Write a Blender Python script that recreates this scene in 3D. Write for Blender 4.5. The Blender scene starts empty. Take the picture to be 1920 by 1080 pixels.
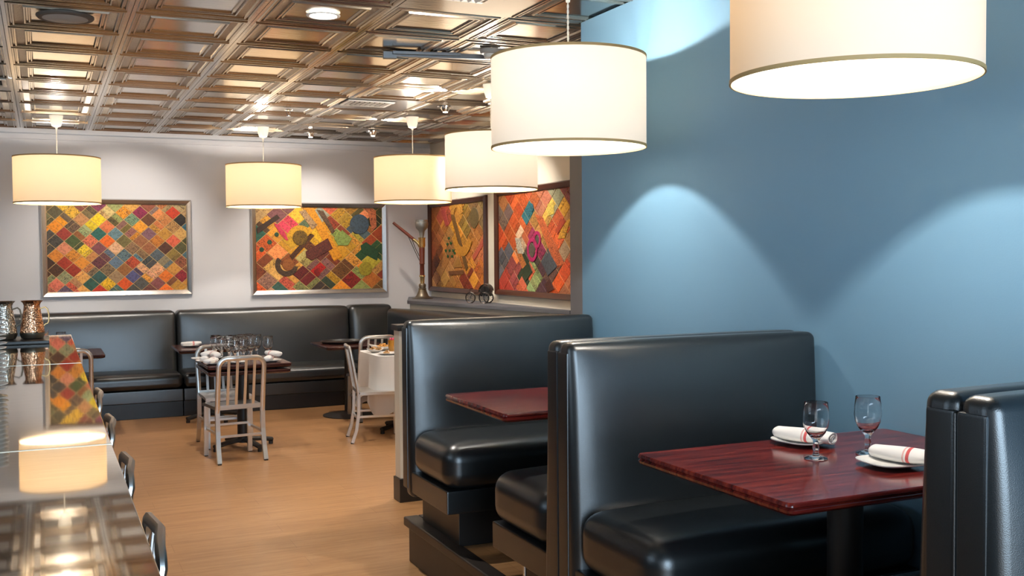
import bpy, bmesh, math, random
from mathutils import Vector, Matrix
random.seed(7)
C = bpy.context.scene.collection
sc = bpy.context.scene
PI = math.pi
R = math.radians

# ------------------------------------------------------------------ camera
H = 1.68
yaw, pit, roll = R(24.4), R(-1.9), R(-0.45)
fw = Vector((math.sin(yaw)*math.cos(pit), math.cos(yaw)*math.cos(pit), math.sin(pit)))
r0 = Vector((math.cos(yaw), -math.sin(yaw), 0)); u0 = r0.cross(fw)
rt = r0*math.cos(roll)+u0*math.sin(roll); up = u0*math.cos(roll)-r0*math.sin(roll)
cd = bpy.data.cameras.new('camera'); cam = bpy.data.objects.new('camera', cd); C.objects.link(cam)
cd.sensor_width = 36; cd.lens = 1940/1920*36; cd.clip_start = 0.05
m = Matrix.Identity(4)
for i in range(3):
    m[i][0] = rt[i]; m[i][1] = up[i]; m[i][2] = -fw[i]
m[0][3], m[1][3], m[2][3] = 0, 0, H
cam.matrix_world = m
sc.camera = cam
# ------------------------------------------------------------------ world, light, exposure
w = bpy.data.worlds.new('world'); sc.world = w; w.use_nodes = True
w.node_tree.nodes['Background'].inputs[0].default_value = (0.80, 0.90, 1.0, 1)
w.node_tree.nodes['Background'].inputs[1].default_value = 1.2
sc.view_settings.view_transform = 'Standard'; sc.view_settings.look = 'None'
sc.view_settings.gamma = 1; sc.view_settings.use_curve_mapping = False
sc.view_settings.exposure = 0.57

def light(kind, name, loc, energy, color, target=None, **kw):
    d = bpy.data.lights.new(name, kind); d.energy = energy; d.color = color
    for k, v in kw.items(): setattr(d, k, v)
    o = bpy.data.objects.new(name, d); C.objects.link(o); o.location = loc
    if target is not None:
        o.rotation_euler = (Vector(target)-Vector(loc)).to_track_quat('-Z', 'Y').to_euler()
    return o
# daylight through the shop front behind the camera and the windows on the left
light('AREA', 'daylight_front', (0.9, -2.7, 1.7), 170, (0.55, 0.78, 1.0), (1.0, 6, 1.1), shape='RECTANGLE', size=3.0, size_y=2.3)
light('AREA', 'daylight_left', (-2.9, 4.5, 1.8), 38, (0.60, 0.80, 1.0), (2.5, 6.5, 0.8), shape='RECTANGLE', size=4.5, size_y=1.8)
# gimbal spots on the art, then beams aimed straight down at the floor
for p, t, e in (((0.9, 10.6, 2.95), (0.75, 12.1, 1.7), 60), ((2.78, 10.9, 2.95), (2.9, 12.1, 1.6), 60), ((3.36, 8.9, 2.95), (4.39, 9.3, 1.7), 75),
                ((3.40, 10.9, 2.95), (4.39, 11.1, 1.7), 60), ((1.46, 5.75, 2.99), (1.46, 5.75, 0), 110), ((1.3, 8.1, 2.99), (1.3, 8.1, 0), 110)):
    light('SPOT', 'spot_beam', p, e, (1.0, 0.93, 0.84), t, spot_size=R(80), spot_blend=0.7, shadow_soft_size=0.03)

# ------------------------------------------------------------------ materials
def mat(name, color, rough=0.5, metal=0.0, **kw):
    m = bpy.data.materials.new(name); m.use_nodes = True
    b = m.node_tree.nodes['Principled BSDF']
    b.inputs['Base Color'].default_value = (*color, 1)
    b.inputs['Roughness'].default_value = rough; b.inputs['Metallic'].default_value = metal
    for k, v in kw.items(): b.inputs[k].default_value = v
    return m
def nd(m, t, **kw):
    n = m.node_tree.nodes.new(t)
    for k, v in kw.items():
        if isinstance(k, str) and hasattr(n, k): setattr(n, k, v)
        else: n.inputs[k.replace('_', ' ')].default_value = v
    return n
def lk(m, a, b): m.node_tree.links.new(a, b)
def bsdf(m): return m.node_tree.nodes['Principled BSDF']
def coords(m, scale=(1, 1, 1), kind='Object'):
    tc = nd(m, 'ShaderNodeTexCoord'); mp = nd(m, 'ShaderNodeMapping'); mp.inputs['Scale'].default_value = scale
    lk(m, tc.outputs[kind], mp.inputs[0]); return mp.outputs[0]
def bump(m, src, strength=0.2, dist=0.01):
    b = nd(m, 'ShaderNodeBump'); b.inputs['Strength'].default_value = strength; b.inputs['Distance'].default_value = dist
    lk(m, src, b.inputs['Height']); lk(m, b.outputs[0], bsdf(m).inputs['Normal'])
def noise(m, vec, scale, detail=4, rough=0.5):
    n = nd(m, 'ShaderNodeTexNoise'); n.inputs['Scale'].default_value = scale; n.inputs['Detail'].default_value = detail
    n.inputs['Roughness'].default_value = rough; lk(m, vec, n.inputs['Vector']); return n
def ramp(m, src, stops):
    r = nd(m, 'ShaderNodeValToRGB'); e = r.color_ramp.elements
    while len(e) < len(stops): e.new(0.5)
    for k, (p, c) in zip(e, stops): k.position = p; k.color = (*c, 1)
    lk(m, src, r.inputs[0]); return r
M = {}
def paint(name, col, rough=0.7):
    m = mat(name, col, rough); v = coords(m)
    n = noise(m, v, 180, 3); bump(m, n.outputs[0], 0.10, 0.003)
    n2 = noise(m, v, 1.2, 3); r = ramp(m, n2.outputs[0], [(0.3, tuple(c*0.97 for c in col)), (0.7, col)])
    lk(m, r.outputs[0], bsdf(m).inputs['Base Color']); M[name] = m
paint('wall_paint', (0.64, 0.635, 0.65)); paint('blue_paint', (0.170, 0.325, 0.452), 0.6); paint('cream_paint', (0.70, 0.64, 0.53))
paint('grey_paint', (0.105, 0.11, 0.125), 0.5)
# laminate floor with streaks across the room
m = mat('floor_wood', (0.5, 0.25, 0.08), 0.33); v = coords(m, (1.1, 16, 1))
n = noise(m, v, 1.6, 8, 0.62); n2 = noise(m, coords(m, (6, 90, 1)), 1.5, 4, 0.6)
mx = nd(m, 'ShaderNodeMix', data_type='FLOAT'); mx.inputs[0].default_value = 0.45
lk(m, n.outputs[0], mx.inputs[2]); lk(m, n2.outputs[0], mx.inputs[3])
r = ramp(m, mx.outputs[0], [(0.34, (0.36, 0.175, 0.068)), (0.5, (0.48, 0.25, 0.105)), (0.64, (0.56, 0.32, 0.15))])
br = nd(m, 'ShaderNodeTexBrick'); lk(m, coords(m), br.inputs['Vector'])
br.inputs['Scale'].default_value = 1; br.inputs['Brick Width'].default_value = 1.3; br.inputs['Row Height'].default_value = 0.19
br.inputs['Mortar Size'].default_value = 0.0015; br.inputs['Color1'].default_value = (1, 1, 1, 1); br.inputs['Color2'].default_value = (0.90, 0.88, 0.86, 1)
br.inputs['Mortar'].default_value = (0.7, 0.65, 0.6, 1)
mm = nd(m, 'ShaderNodeMix', data_type='RGBA', blend_type='MULTIPLY'); mm.inputs[0].default_value = 1
lk(m, r.outputs[0], mm.inputs[6]); lk(m, br.outputs[0], mm.inputs[7]); lk(m, mm.outputs[2], bsdf(m).inputs['Base Color'])
bump(m, n2.outputs[0], 0.06, 0.002); M['floor'] = m
# black vinyl
m = mat('black_vinyl', (0.011, 0.013, 0.014), 0.30); v = coords(m)
bsdf(m).inputs['Specular IOR Level'].default_value = 1.0
vo = nd(m, 'ShaderNodeTexVoronoi'); vo.inputs['Scale'].default_value = 420; lk(m, v, vo.inputs['Vector'])
n = noise(m, v, 5, 3); ad = nd(m, 'ShaderNodeMath', operation='MULTIPLY_ADD'); ad.inputs[1].default_value = 0.12
lk(m, vo.outputs[0], ad.inputs[0]); lk(m, n.outputs[0], ad.inputs[2]); bump(m, ad.outputs[0], 0.22, 0.006); M['vinyl'] = m
M['black'] = mat('black_laminate', (0.016, 0.014, 0.013), 0.38)
m = mat('dark_wood_trim', (0.030, 0.021, 0.016), 0.4); n = noise(m, coords(m, (20, 2, 20)), 3, 5)
bump(m, n.outputs[0], 0.1, 0.002); M['dark_trim'] = m
# mahogany table tops
m = mat('mahogany', (0.2, 0.03, 0.02), 0.15); v = coords(m, (2.2, 26, 8)); n = noise(m, v, 2.0, 6, 0.6)
r = ramp(m, n.outputs[0], [(0.34, (0.045, 0.005, 0.005)), (0.5, (0.13, 0.012, 0.009)), (0.66, (0.25, 0.030, 0.016))])
lk(m, r.outputs[0], bsdf(m).inputs['Base Color']); bsdf(m).inputs['Coat Weight'].default_value = 0.0; bsdf(m).inputs['Coat Roughness'].default_value = 0.12
M['mahogany'] = m
m = mat('dark_mahogany', (0.06, 0.02, 0.015), 0.22); n = noise(m, coords(m, (2.2, 26, 8)), 2.0, 5)
r = ramp(m, n.outputs[0], [(0.35, (0.030, 0.008, 0.007)), (0.65, (0.085, 0.024, 0.018))]); lk(m, r.outputs[0], bsdf(m).inputs['Base Color']); M['dark_mahogany'] = m
M['iron'] = mat('black_iron', (0.018, 0.016, 0.015), 0.5)
m = mat('brushed_aluminium', (0.74, 0.73, 0.71), 0.33, 1.0); n = noise(m, coords(m, (4, 4, 160)), 4, 3); bump(m, n.outputs[0], 0.05, 0.002); M['alu'] = m
# pressed tin
def tin(name, col, rough, emboss):
    m = mat(name, col, rough, 1.0); v = coords(m)
    if emboss:
        vo = nd(m, 'ShaderNodeTexVoronoi'); vo.inputs['Scale'].default_value = 110; lk(m, v, vo.inputs['Vector']); bump(m, vo.outputs[0], 0.9, 0.006)
    else:
        n = noise(m, coords(m, (3, 14, 3)), 2.5, 3); bump(m, n.outputs[0], 0.07, 0.01)
    M[name] = m
tin('tin_smooth', (0.56, 0.53, 0.49), 0.17, False); tin('tin_embossed', (0.42, 0.385, 0.34), 0.28, True); tin('tin_ridge_dark_reflection', (0.40, 0.345, 0.28), 0.20, False)  # ridges darker: the dark floor reflection on the ribs is painted into their colour
m = mat('polished_bar_metal', (0.66, 0.61, 0.53), 0.035, 1.0); n = noise(m, coords(m, (1.2, 1.6, 1)), 2.0, 2); bump(m, n.outputs[0], 0.03, 0.01)
n2 = noise(m, coords(m, (2, 30, 1)), 3, 5); r = ramp(m, n2.outputs[0], [(0.3, (0.58, 0.53, 0.45)), (0.7, (0.70, 0.65, 0.57))]); lk(m, r.outputs[0], bsdf(m).inputs['Base Color'])
M['bar_metal'] = m
m = mat('seam_metal', (0.30, 0.27, 0.22), 0.3, 1.0); M['seam'] = m
def hammered(name, col):
    m = mat(name, col, 0.16, 1.0); vo = nd(m, 'ShaderNodeTexVoronoi'); vo.inputs['Scale'].default_value = 85; lk(m, coords(m), vo.inputs['Vector'])
    bump(m, vo.outputs[0], 0.55, 0.006); M[name] = m
hammered('copper', (0.80, 0.44, 0.26)); hammered('nickel', (0.66, 0.62, 0.55))
M['brass'] = mat('brass', (0.80, 0.62, 0.30), 0.25, 1.0)
M['bronze'] = mat('aged_bronze', (0.20, 0.165, 0.12), 0.4, 0.85)
M['pewter'] = mat('dull_pewter', (0.30, 0.30, 0.28), 0.42, 0.8)
M['red_wood'] = mat('red_brown_wood', (0.13, 0.028, 0.014), 0.35)
M['steel'] = mat('chrome_steel', (0.75, 0.75, 0.75), 0.15, 1.0)
M['dark_steel'] = mat('dark_wire', (0.05, 0.04, 0.035), 0.35, 0.8)
M['glass'] = mat('clear_glass', (1, 1, 1), 0.0, 0.0, **{'Transmission Weight': 1.0, 'IOR': 1.45})
M['porcelain'] = mat('white_porcelain', (0.83, 0.81, 0.77), 0.12)
def cloth(name, col, sc_=500):
    m = mat(name, col, 0.85); n = noise(m, coords(m), sc_, 2); bump(m, n.outputs[0], 0.15, 0.002); M[name] = m
cloth('linen', (0.82, 0.79, 0.76)); cloth('red_stripe', (0.62, 0.10, 0.10)); cloth('pink_stripe', (0.72, 0.42, 0.40))
M['plastic_white'] = mat('white_plastic', (0.80, 0.78, 0.70), 0.4)
M['plastic_grey'] = mat('grey_plastic', (0.36, 0.34, 0.31), 0.5)
M['speaker_grille'] = mat('brown_grille', (0.085, 0.065, 0.05), 0.6)
M['dark_void'] = mat('dark_void', (0.01, 0.01, 0.01), 0.9)
M['track_grey'] = mat('grey_track_metal', (0.16, 0.165, 0.17), 0.4, 0.5)
M['cord'] = mat('twisted_cord', (0.78, 0.76, 0.70), 0.6)
M['silver_frame'] = mat('silver_leaf_frame', (0.55, 0.52, 0.49), 0.27, 1.0)
n = noise(M['silver_frame'], coords(M['silver_frame']), 30, 4); bump(M['silver_frame'], n.outputs[0], 0.12, 0.004)
M['brown_frame'] = mat('walnut_frame', (0.060, 0.019, 0.011), 0.3)
M['gold_thread'] = mat('gold_thread_backing', (0.62, 0.40, 0.15), 0.5)
M['juice'] = mat('orange_juice', (0.95, 0.42, 0.02), 0.2); M['petal'] = mat('pink_petal', (0.85, 0.12, 0.25), 0.5)
M['crisp'] = mat('golden_crisp', (0.72, 0.36, 0.08), 0.6); M['bread'] = mat('toasted_bread', (0.70, 0.42, 0.18), 0.7)
M['trim_metal'] = mat('white_trim_ring', (0.75, 0.72, 0.66), 0.35)
def emis(name, col, s):
    m = mat(name, col, 0.5); bsdf(m).inputs['Emission Color'].default_value = (*col, 1); bsdf(m).inputs['Emission Strength'].default_value = s; M[name] = m
emis('lamp_glow', (1.0, 0.95, 0.86), 14)
def shade(name, col, tr):
    m = bpy.data.materials.new(name); m.use_nodes = True; nt = m.node_tree; nt.nodes.clear()
    o = nt.nodes.new('ShaderNodeOutputMaterial'); mx = nt.nodes.new('ShaderNodeMixShader'); d = nt.nodes.new('ShaderNodeBsdfDiffuse'); t = nt.nodes.new('ShaderNodeBsdfTranslucent')
    d.inputs[0].default_value = (0.85, 0.78, 0.66, 1); t.inputs[0].default_value = (*col, 1); mx.inputs[0].default_value = tr
    v = coords(m); n = noise(m, v, 2.5, 2)
    nt.links.new(d.outputs[0], mx.inputs[1]); nt.links.new(t.outputs[0], mx.inputs[2]); nt.links.new(mx.outputs[0], o.inputs[0]); M[name] = m
shade('shade_warm', (1.0, 0.70, 0.38), 0.135); shade('shade_white', (1.0, 0.84, 0.68), 0.098); shade('shade_amber', (1.0, 0.60, 0.25), 0.068)
M['shade_trim'] = mat('tan_shade_trim', (0.55, 0.36, 0.15), 0.7)
# patchwork fabric: the object's own colour with an embroidered motif
m = mat('patchwork_fabric', (1, 1, 1), 0.62); oi = nd(m, 'ShaderNodeObjectInfo')
tc = nd(m, 'ShaderNodeTexCoord'); av = nd(m, 'ShaderNodeVectorMath', operation='ADD'); cx = nd(m, 'ShaderNodeCombineXYZ')
mu = nd(m, 'ShaderNodeMath', operation='MULTIPLY'); mu.inputs[1].default_value = 37.0
lk(m, oi.outputs['Random'], mu.inputs[0]); lk(m, mu.outputs[0], cx.inputs[0]); lk(m, mu.outputs[0], cx.inputs[2])
lk(m, tc.outputs['Object'], av.inputs[0]); lk(m, cx.outputs[0], av.inputs[1])
n = noise(m, av.outputs[0], 34, 3, 0.5); n.inputs['Distortion'].default_value = 2.5
r1 = ramp(m, n.outputs[0], [(0.44, (0.32, 0.26, 0.22)), (0.50, (0.95, 0.95, 0.95)), (0.58, (1.0, 0.98, 0.9)), (0.63, (1.0, 0.92, 0.60))])
vo = nd(m, 'ShaderNodeTexVoronoi'); vo.inputs['Scale'].default_value = 44; lk(m, av.outputs[0], vo.inputs['Vector'])
r2 = ramp(m, vo.outputs[0], [(0.08, (1.0, 0.85, 0.5)), (0.16, (0.35, 0.26, 0.22)), (0.26, (1, 1, 1)), (0.40, (0.62, 0.50, 0.42)), (0.48, (1, 1, 1))])
gt = nd(m, 'ShaderNodeMath', operation='GREATER_THAN'); gt.inputs[1].default_value = 0.5; lk(m, oi.outputs['Random'], gt.inputs[0])
mxp = nd(m, 'ShaderNodeMix', data_type='RGBA'); lk(m, gt.outputs[0], mxp.inputs[0]); lk(m, r1.outputs[0], mxp.inputs[6]); lk(m, r2.outputs[0], mxp.inputs[7])
ml = nd(m, 'ShaderNodeMix', data_type='RGBA', blend_type='MULTIPLY'); ml.inputs[0].default_value = 0.95
lk(m, oi.outputs['Color'], ml.inputs[6]); lk(m, mxp.outputs[2], ml.inputs[7]); lk(m, ml.outputs[2], bsdf(m).inputs['Base Color'])
bump(m, n.outputs[0], 0.35, 0.01); M['patch'] = m

# ------------------------------------------------------------------ geometry helpers
class MB:
    def __init__(s): s.v = []; s.f = []; s.mi = []; s.cur = 0
    def add(s, vs, fs):
        b = len(s.v); s.v += [tuple(v) for v in vs]; s.f += [tuple(b+i for i in f) for f in fs]; s.mi += [s.cur]*len(fs); return s
    def box(s, x0, x1, y0, y1, z0, z1, M4=None):
        vs = [Vector((x, y, z)) for x in (x0, x1) for y in (y0, y1) for z in (z0, z1)]
        if M4 is not None: vs = [M4 @ v for v in vs]
        return s.add(vs, [(0, 1, 3, 2), (4, 6, 7, 5), (0, 4, 5, 1), (2, 3, 7, 6), (0, 2, 6, 4), (1, 5, 7, 3)])
    def lathe(s, prof, n=32, c=(0, 0, 0), sx=1, sy=1, cap=True):
        vs = []; k = len(prof)
        for i in range(n):
            a = 2*PI*i/n
            for r, z in prof: vs.append((c[0]+r*math.cos(a)*sx, c[1]+r*math.sin(a)*sy, c[2]+z))
        fs = [(i*k+j, ((i+1) % n)*k+j, ((i+1) % n)*k+j+1, i*k+j+1) for i in range(n) for j in range(k-1)]
        if cap:
            if prof[0][0] > 1e-6: fs.append(tuple(i*k for i in range(n))[::-1])
            if prof[-1][0] > 1e-6: fs.append(tuple(i*k+k-1 for i in range(n)))
        return s.add(vs, fs)
    def tube(s, pts, r, n=8, closed=False, ry=None, upv=(0, 0, 1), cap=True):
        pts = [Vector(p) for p in pts]; N = len(pts); vs = []
        rr = r if isinstance(r, (list, tuple)) else [r]*N
        for i, p in enumerate(pts):
            if closed: t = pts[(i+1) % N]-pts[i-1]
            else: t = pts[min(i+1, N-1)]-pts[max(i-1, 0)]
            t.normalize(); u = Vector(upv)
            if abs(t.dot(u)) > 0.98: u = Vector((1, 0, 0)) if abs(t.x) < 0.9 else Vector((0, 1, 0))
            a = t.cross(u).normalized(); b = a.cross(t)
            q = ry if ry else rr[i]
            for j in range(n):
                th = 2*PI*(j+0.5)/n; vs.append(p+a*math.cos(th)*rr[i]+b*math.sin(th)*q)
        fs = [(i*n+j, i*n+(j+1) % n, ((i+1) % N)*n+(j+1) % n, ((i+1) % N)*n+j) for i in range(N if closed else N-1) for j in range(n)]
        if cap and not closed: fs += [tuple(range(n))[::-1], tuple((N-1)*n+j for j in range(n))]
        return s.add(vs, fs)
    def prism(s, poly, z0, z1):
        n = len(poly); vs = [(x, y, z0) for x, y in poly]+[(x, y, z1) for x, y in poly]
        return s.add(vs, [tuple(range(n))[::-1], tuple(range(n, 2*n))]+[(i, (i+1) % n, n+(i+1) % n, n+i) for i in range(n)])
    def build(s, name, mt, parent=None, smooth=False, bevel=0, loc=None, seg=2, mats=None, angle=40):
        me = bpy.data.meshes.new(name); me.from_pydata(s.v, [], s.f); me.update()
        bm = bmesh.new(); bm.from_mesh(me)
        if not mats: bmesh.ops.remove_doubles(bm, verts=bm.verts, dist=1e-5)
        bmesh.ops.recalc_face_normals(bm, faces=bm.faces)
        if bevel: 
            es = [e for e in bm.edges if len(e.link_faces) == 2 and e.calc_face_angle(0) > 0.6]
            bmesh.ops.bevel(bm, geom=es, offset=bevel, segments=seg, affect='EDGES', profile=0.6, clamp_overlap=True)
        bm.to_mesh(me); bm.free()
        for mm_ in (mats or [mt]): me.materials.append(mm_)
        if mats:
            for p, k in zip(me.polygons, s.mi): p.material_index = k
        if smooth or bevel:
            for p in me.polygons: p.use_smooth = True
            me.set_sharp_from_angle(angle=R(angle))
        o = bpy.data.objects.new(name, me); C.objects.link(o)
        if bevel and not smooth:
            wn = o.modifiers.new('wn', 'WEIGHTED_NORMAL'); wn.keep_sharp = True
        if parent: o.parent = parent
        if loc: o.location = loc
        return o
def tag(o, label=None, cat=None, group=None, kind=None):
    if label: o['label'] = label
    if cat: o['category'] = cat
    if group: o['group'] = group
    if kind: o['kind'] = kind
    return o
def empty(name, loc, rz=0, label=None, cat=None, group=None):
    o = bpy.data.objects.new(name, None); o.empty_display_size = 0.1; C.objects.link(o); o.location = loc; o.rotation_euler = (0, 0, rz)
    return tag(o, label, cat, group)
def copy_tree(o, parent=None):
    c = o.copy(); C.objects.link(c); c.parent = parent
    for ch in list(o.children): copy_tree(ch, c)
    return c
def dup(o, loc, rz=None, label=None, group=None):
    c = copy_tree(o); c.location = loc
    if rz is not None: c.rotation_euler = (0, 0, rz)
    if label: c['label'] = label
    if group: c['group'] = group
    return c
def struct(o): o['kind'] = 'structure'; return o
def box(name, mt, x0, x1, y0, y1, z0, z1, parent=None, bevel=0, seg=2):
    return MB().box(x0, x1, y0, y1, z0, z1).build(name, mt, parent, bevel=bevel, seg=seg)
def cushion(name, mt, x0, x1, y0, y1, z0, z1, r, parent=None, puff=(0, 0, 0), n=10, shear=None, k=5, rz=None):
    """upholstered block: rounded edges (radius r), faces bulging by puff, optional shear y += shear(z)"""
    sx, sy, sz = (x1-x0)/2, (y1-y0)/2, (z1-z0)/2; c = Vector(((x0+x1)/2, (y0+y1)/2, (z0+z1)/2))
    def lines(s_):
        a = [-s_+r*(1-math.cos(PI/2*i/k)) for i in range(k)]; b = [-s_+r+(2*s_-2*r)*i/n for i in range(n+1)]
        return a+b+[-q for q in a[::-1]]
    L = [lines(sx), lines(sy), lines(sz)]; S = (sx, sy, sz)
    bm = bmesh.new(); cache = {}
    def vert(p):
        key = tuple(round(q, 6) for q in p)
        if key in cache: return cache[key]
        q = Vector(p); inn = Vector([max(-(S[i]-r), min(S[i]-r, q[i])) for i in range(3)]); d = q-inn
        if d.length > 1e-9: q = inn+d.normalized()*r
        u = [q[i]/S[i] for i in range(3)]; o = Vector(q)
        for i in range(3):
            if puff[i]:
                j, l = (i+1) % 3, (i+2) % 3
                o[i] += puff[i]*u[i]*max(0, 1-u[j]**4)*max(0, 1-u[l]**4)
        o += c
        if shear: o.y += shear(o.z)
        cache[key] = bm.verts.new(o); return cache[key]
    for ax in range(3):
        j, l = (ax+1) % 3, (ax+2) % 3
        for sgn in (-1, 1):
            for a in range(len(L[j])-1):
                for b in range(len(L[l])-1):
                    ps = []
                    for (aa, bb) in ((a, b), (a+1, b), (a+1, b+1), (a, b+1)):
                        p = [0, 0, 0]; p[ax] = sgn*S[ax]; p[j] = L[j][aa]; p[l] = L[l][bb]; ps.append(vert(p))
                    if len(set(ps)) == 4:
                        try: bm.faces.new(ps if sgn > 0 else ps[::-1])
                        except ValueError: pass
    bmesh.ops.recalc_face_normals(bm, faces=bm.faces)
    me = bpy.data.meshes.new(name); bm.to_mesh(me); bm.free(); me.materials.append(mt)
    for p in me.polygons: p.use_smooth = True
    o = bpy.data.objects.new(name, me); C.objects.link(o)
    if parent: o.parent = parent
    return o

# ------------------------------------------------------------------ the room
ZC = 3.02; XW = 2.88; XR = 4.39; YB = 12.1
struct(box('floor', M['floor'], -3.2, 6, -3, 12.3, -0.1, 0))
fp = struct(box('floor_platform', M['floor'], 1.84, XW, -3, 5.34, 0.0, 0.235))
struct(box('wall_back', M['wall_paint'], -3.2, 6, YB, YB+0.15, 0, 3.2))
struct(box('wall_left', M['wall_paint'], -3.2, -3.0, -3, YB, 0, 3.2))
struct(box('wall_right', M['blue_paint'], XW, XW+0.14, -3, 5.35, 0, ZC-0.002))
struct(box('wall_right_rear', M['cream_paint'], XR, XR+0.15, 5.4, YB, 0, 3.2))
struct(box('wall_right_return', M['wall_paint'], XW+0.14, XR, 5.2, 5.35, 0, 3.2))
# low wall and ledge running at a slight angle under the right-hand pictures
struct(MB().prism([(3.80, 11.19), (4.38, 8.45), (XR, 8.45), (XR, YB), (4.11, YB)], 0, 1.12).build('wall_low', M['cream_paint']))
lg = struct(MB().prism([(3.76, 11.17), (4.36, 8.35), (XR, 8.35), (XR, YB), (4.09, YB)], 1.12, 1.16).build('trim_1', M['grey_paint'], bevel=0.006))
struct(box('trim_2', M['grey_paint'], 4.26, XR, 7.6, 8.14, 0, 3.0, bevel=0.006))
# crown line along the back wall
struct(box('trim_3', M['wall_paint'], -3.0, XR, YB-0.02, YB, 2.93, 2.99, bevel=0.005))
# half wall behind the first booth
hw = struct(box('wall_half', M['cream_paint'], 2.18, 4.3, 6.66, 6.77, 0.16, 1.165, bevel=0.004))
box('wall_cap', M['black'], 2.165, 4.3, 6.64, 6.79, 1.165, 1.205, hw, 0.006)
box('base_board', M['black'], 2.17, 4.3, 6.645, 6.785, 0.0, 0.16, hw, 0.004)
# platform edge
kb = struct(box('trim_4', M['dark_trim'], 1.80, 1.84, -3, 5.36, 0, 0.235, bevel=0.003))
box('nosing', M['dark_trim'], 1.775, 1.86, -3, 5.38, 0.195, 0.245, kb, 0.010, 3)
box('nosing_return', M['dark_trim'], 1.86, XW, 5.32, 5.38, 0.195, 0.245, kb, 0.008, 3)
# ceiling: dark slab with pressed tin tiles
ceil = struct(box('ceiling', M['dark_void'], -3.2, 6, -3, 12.3, ZC+0.03, ZC+0.12))
PITCH = 0.65; HB = PITCH/2-0.0015
prof = [(0, 0), (.020, 0), (.024, -.006), (.033, -.006), (.039, .003), (.045, .003), (.049, -.004), (.057, -.004), (.063, .004),
        (.105, .007), (.109, -.003), (.117, -.003), (.122, .006), (.130, .006), (.134, .000), (.140, .000), (.147, .009)]
t = MB(); rings = []
for d, z in prof:
    h = HB-d; rings.append([(-h, -h, z), (h, -h, z), (h, h, z), (-h, h, z)])
vs = [(-HB, -HB, .02), (HB, -HB, .02), (HB, HB, .02), (-HB, HB, .02)]+[p for r_ in rings for p in r_]
fs = []; mi = []
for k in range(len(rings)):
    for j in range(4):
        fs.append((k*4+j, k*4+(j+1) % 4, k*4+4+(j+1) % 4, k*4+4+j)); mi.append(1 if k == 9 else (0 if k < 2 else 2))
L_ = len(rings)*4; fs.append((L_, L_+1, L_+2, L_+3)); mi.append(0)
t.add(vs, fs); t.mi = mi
tile0 = t.build('ceiling_tile', None, ceil, mats=[M['tin_smooth'], M['tin_embossed'], M['tin_ridge_dark_reflection']])
first = True
GX, GY = 0.474, 6.04
flat = {(3, 4), (-2, 4), (2, -2)}          # plain panels that carry the air vents
fl = MB().box(-HB, HB, -HB, HB, -0.002, 0.02).build('ceiling_panel', M['tin_smooth'], ceil); fl_used = False
for i in range(-5, 6):
    for j in range(-7, 10):
        x, y = GX+(i+0.5)*PITCH, GY+(j+0.5)*PITCH*0.994
        if x > XR+0.2 or y > YB: continue
        if y < 5.2 and x > XW+0.2: continue
        if (i, j) in flat:
            o = fl if not fl_used else fl.copy()
            if fl_used: C.objects.link(o)
            fl_used = True
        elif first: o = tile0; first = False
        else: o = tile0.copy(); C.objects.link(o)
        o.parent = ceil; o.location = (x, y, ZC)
def panel_pos(i, j): return GX+(i+0.5)*PITCH, GY+(j+0.5)*PITCH*0.994

# ------------------------------------------------------------------ ceiling fittings
def vent(x, y, w_, d_, label, n=6):
    v = empty('ceiling_vent', (x, y, ZC), 0, label, 'air vent')
    MB().box(-w_/2, w_/2, -d_/2, d_/2, -0.008, -0.003).build('backing', M['dark_void'], v)
    f = MB(); b = 0.03
    f.box(-w_/2, w_/2, -d_/2, -d_/2+b, -.016, -.002).box(-w_/2, w_/2, d_/2-b, d_/2, -.016, -.002).box(-w_/2, -w_/2+b, -d_/2+b, d_/2-b, -.016, -.002).box(w_/2-b, w_/2, -d_/2+b, d_/2-b, -.016, -.002)
    f.build('vent_frame', M['trim_metal'], v, bevel=0.002)
    base = None
    for k in range(n):
        xx = -w_/2+b+(w_-2*b)*(k+0.5)/n
        if base is None:
            base = MB().box(-0.010, 0.010, -d_/2+b, d_/2-b, -0.0012, 0.0012, Matrix.Rotation(R(62), 4, 'Y')).build('slat', M['trim_metal'], v); o = base
        else: o = base.copy(); C.objects.link(o)
        o.location = (xx, 0, -0.014)
x, y = panel_pos(3, 3); vent(2.63, 8.86, 0.42, 0.32, 'slatted air vent in the tin ceiling above the tablecloth table', 8)
vent(1.95, 4.93, 0.4, 0.34, 'slatted air vent at the top edge of the ceiling between the two nearest pendants', 8)
vent(-0.42, 8.8, 0.4, 0.36, 'air vent at the far left edge of the ceiling', 7)
# round speaker
s = empty('ceiling_speaker', (0.144, 6.275, ZC-0.006), 0, 'round brown ceiling speaker near the top left of the tin ceiling', 'speaker')
MB().lathe([(0.15, 0), (0.15, -0.008), (0.142, -0.016), (0.128, -0.016)], 40).build('rim', M['speaker_grille'], s, smooth=True)
MB().lathe([(0.128, -0.014), (0.07, -0.026), (0.0, -0.032)], 40).build('grille', M['plastic_grey'], s, smooth=True)
# recessed downlights
def downlight(x, y, label, group=None):
    d = empty('recessed_downlight', (x, y, ZC), 0, label, 'ceiling light', group)
    MB().lathe([(0.095, 0.0), (0.092, -0.005), (0.078, -0.006), (0.072, 0.0)], 36, cap=False).build('trim_ring', M['trim_metal'], d, smooth=True)
    MB().lathe([(0.074, -0.001), (0.0, -0.002)], 36).build('lens', M['lamp_glow'], d)
    return d
downlight(1.46, 5.745, 'round lit recessed downlight at the top of the tin ceiling')
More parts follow.
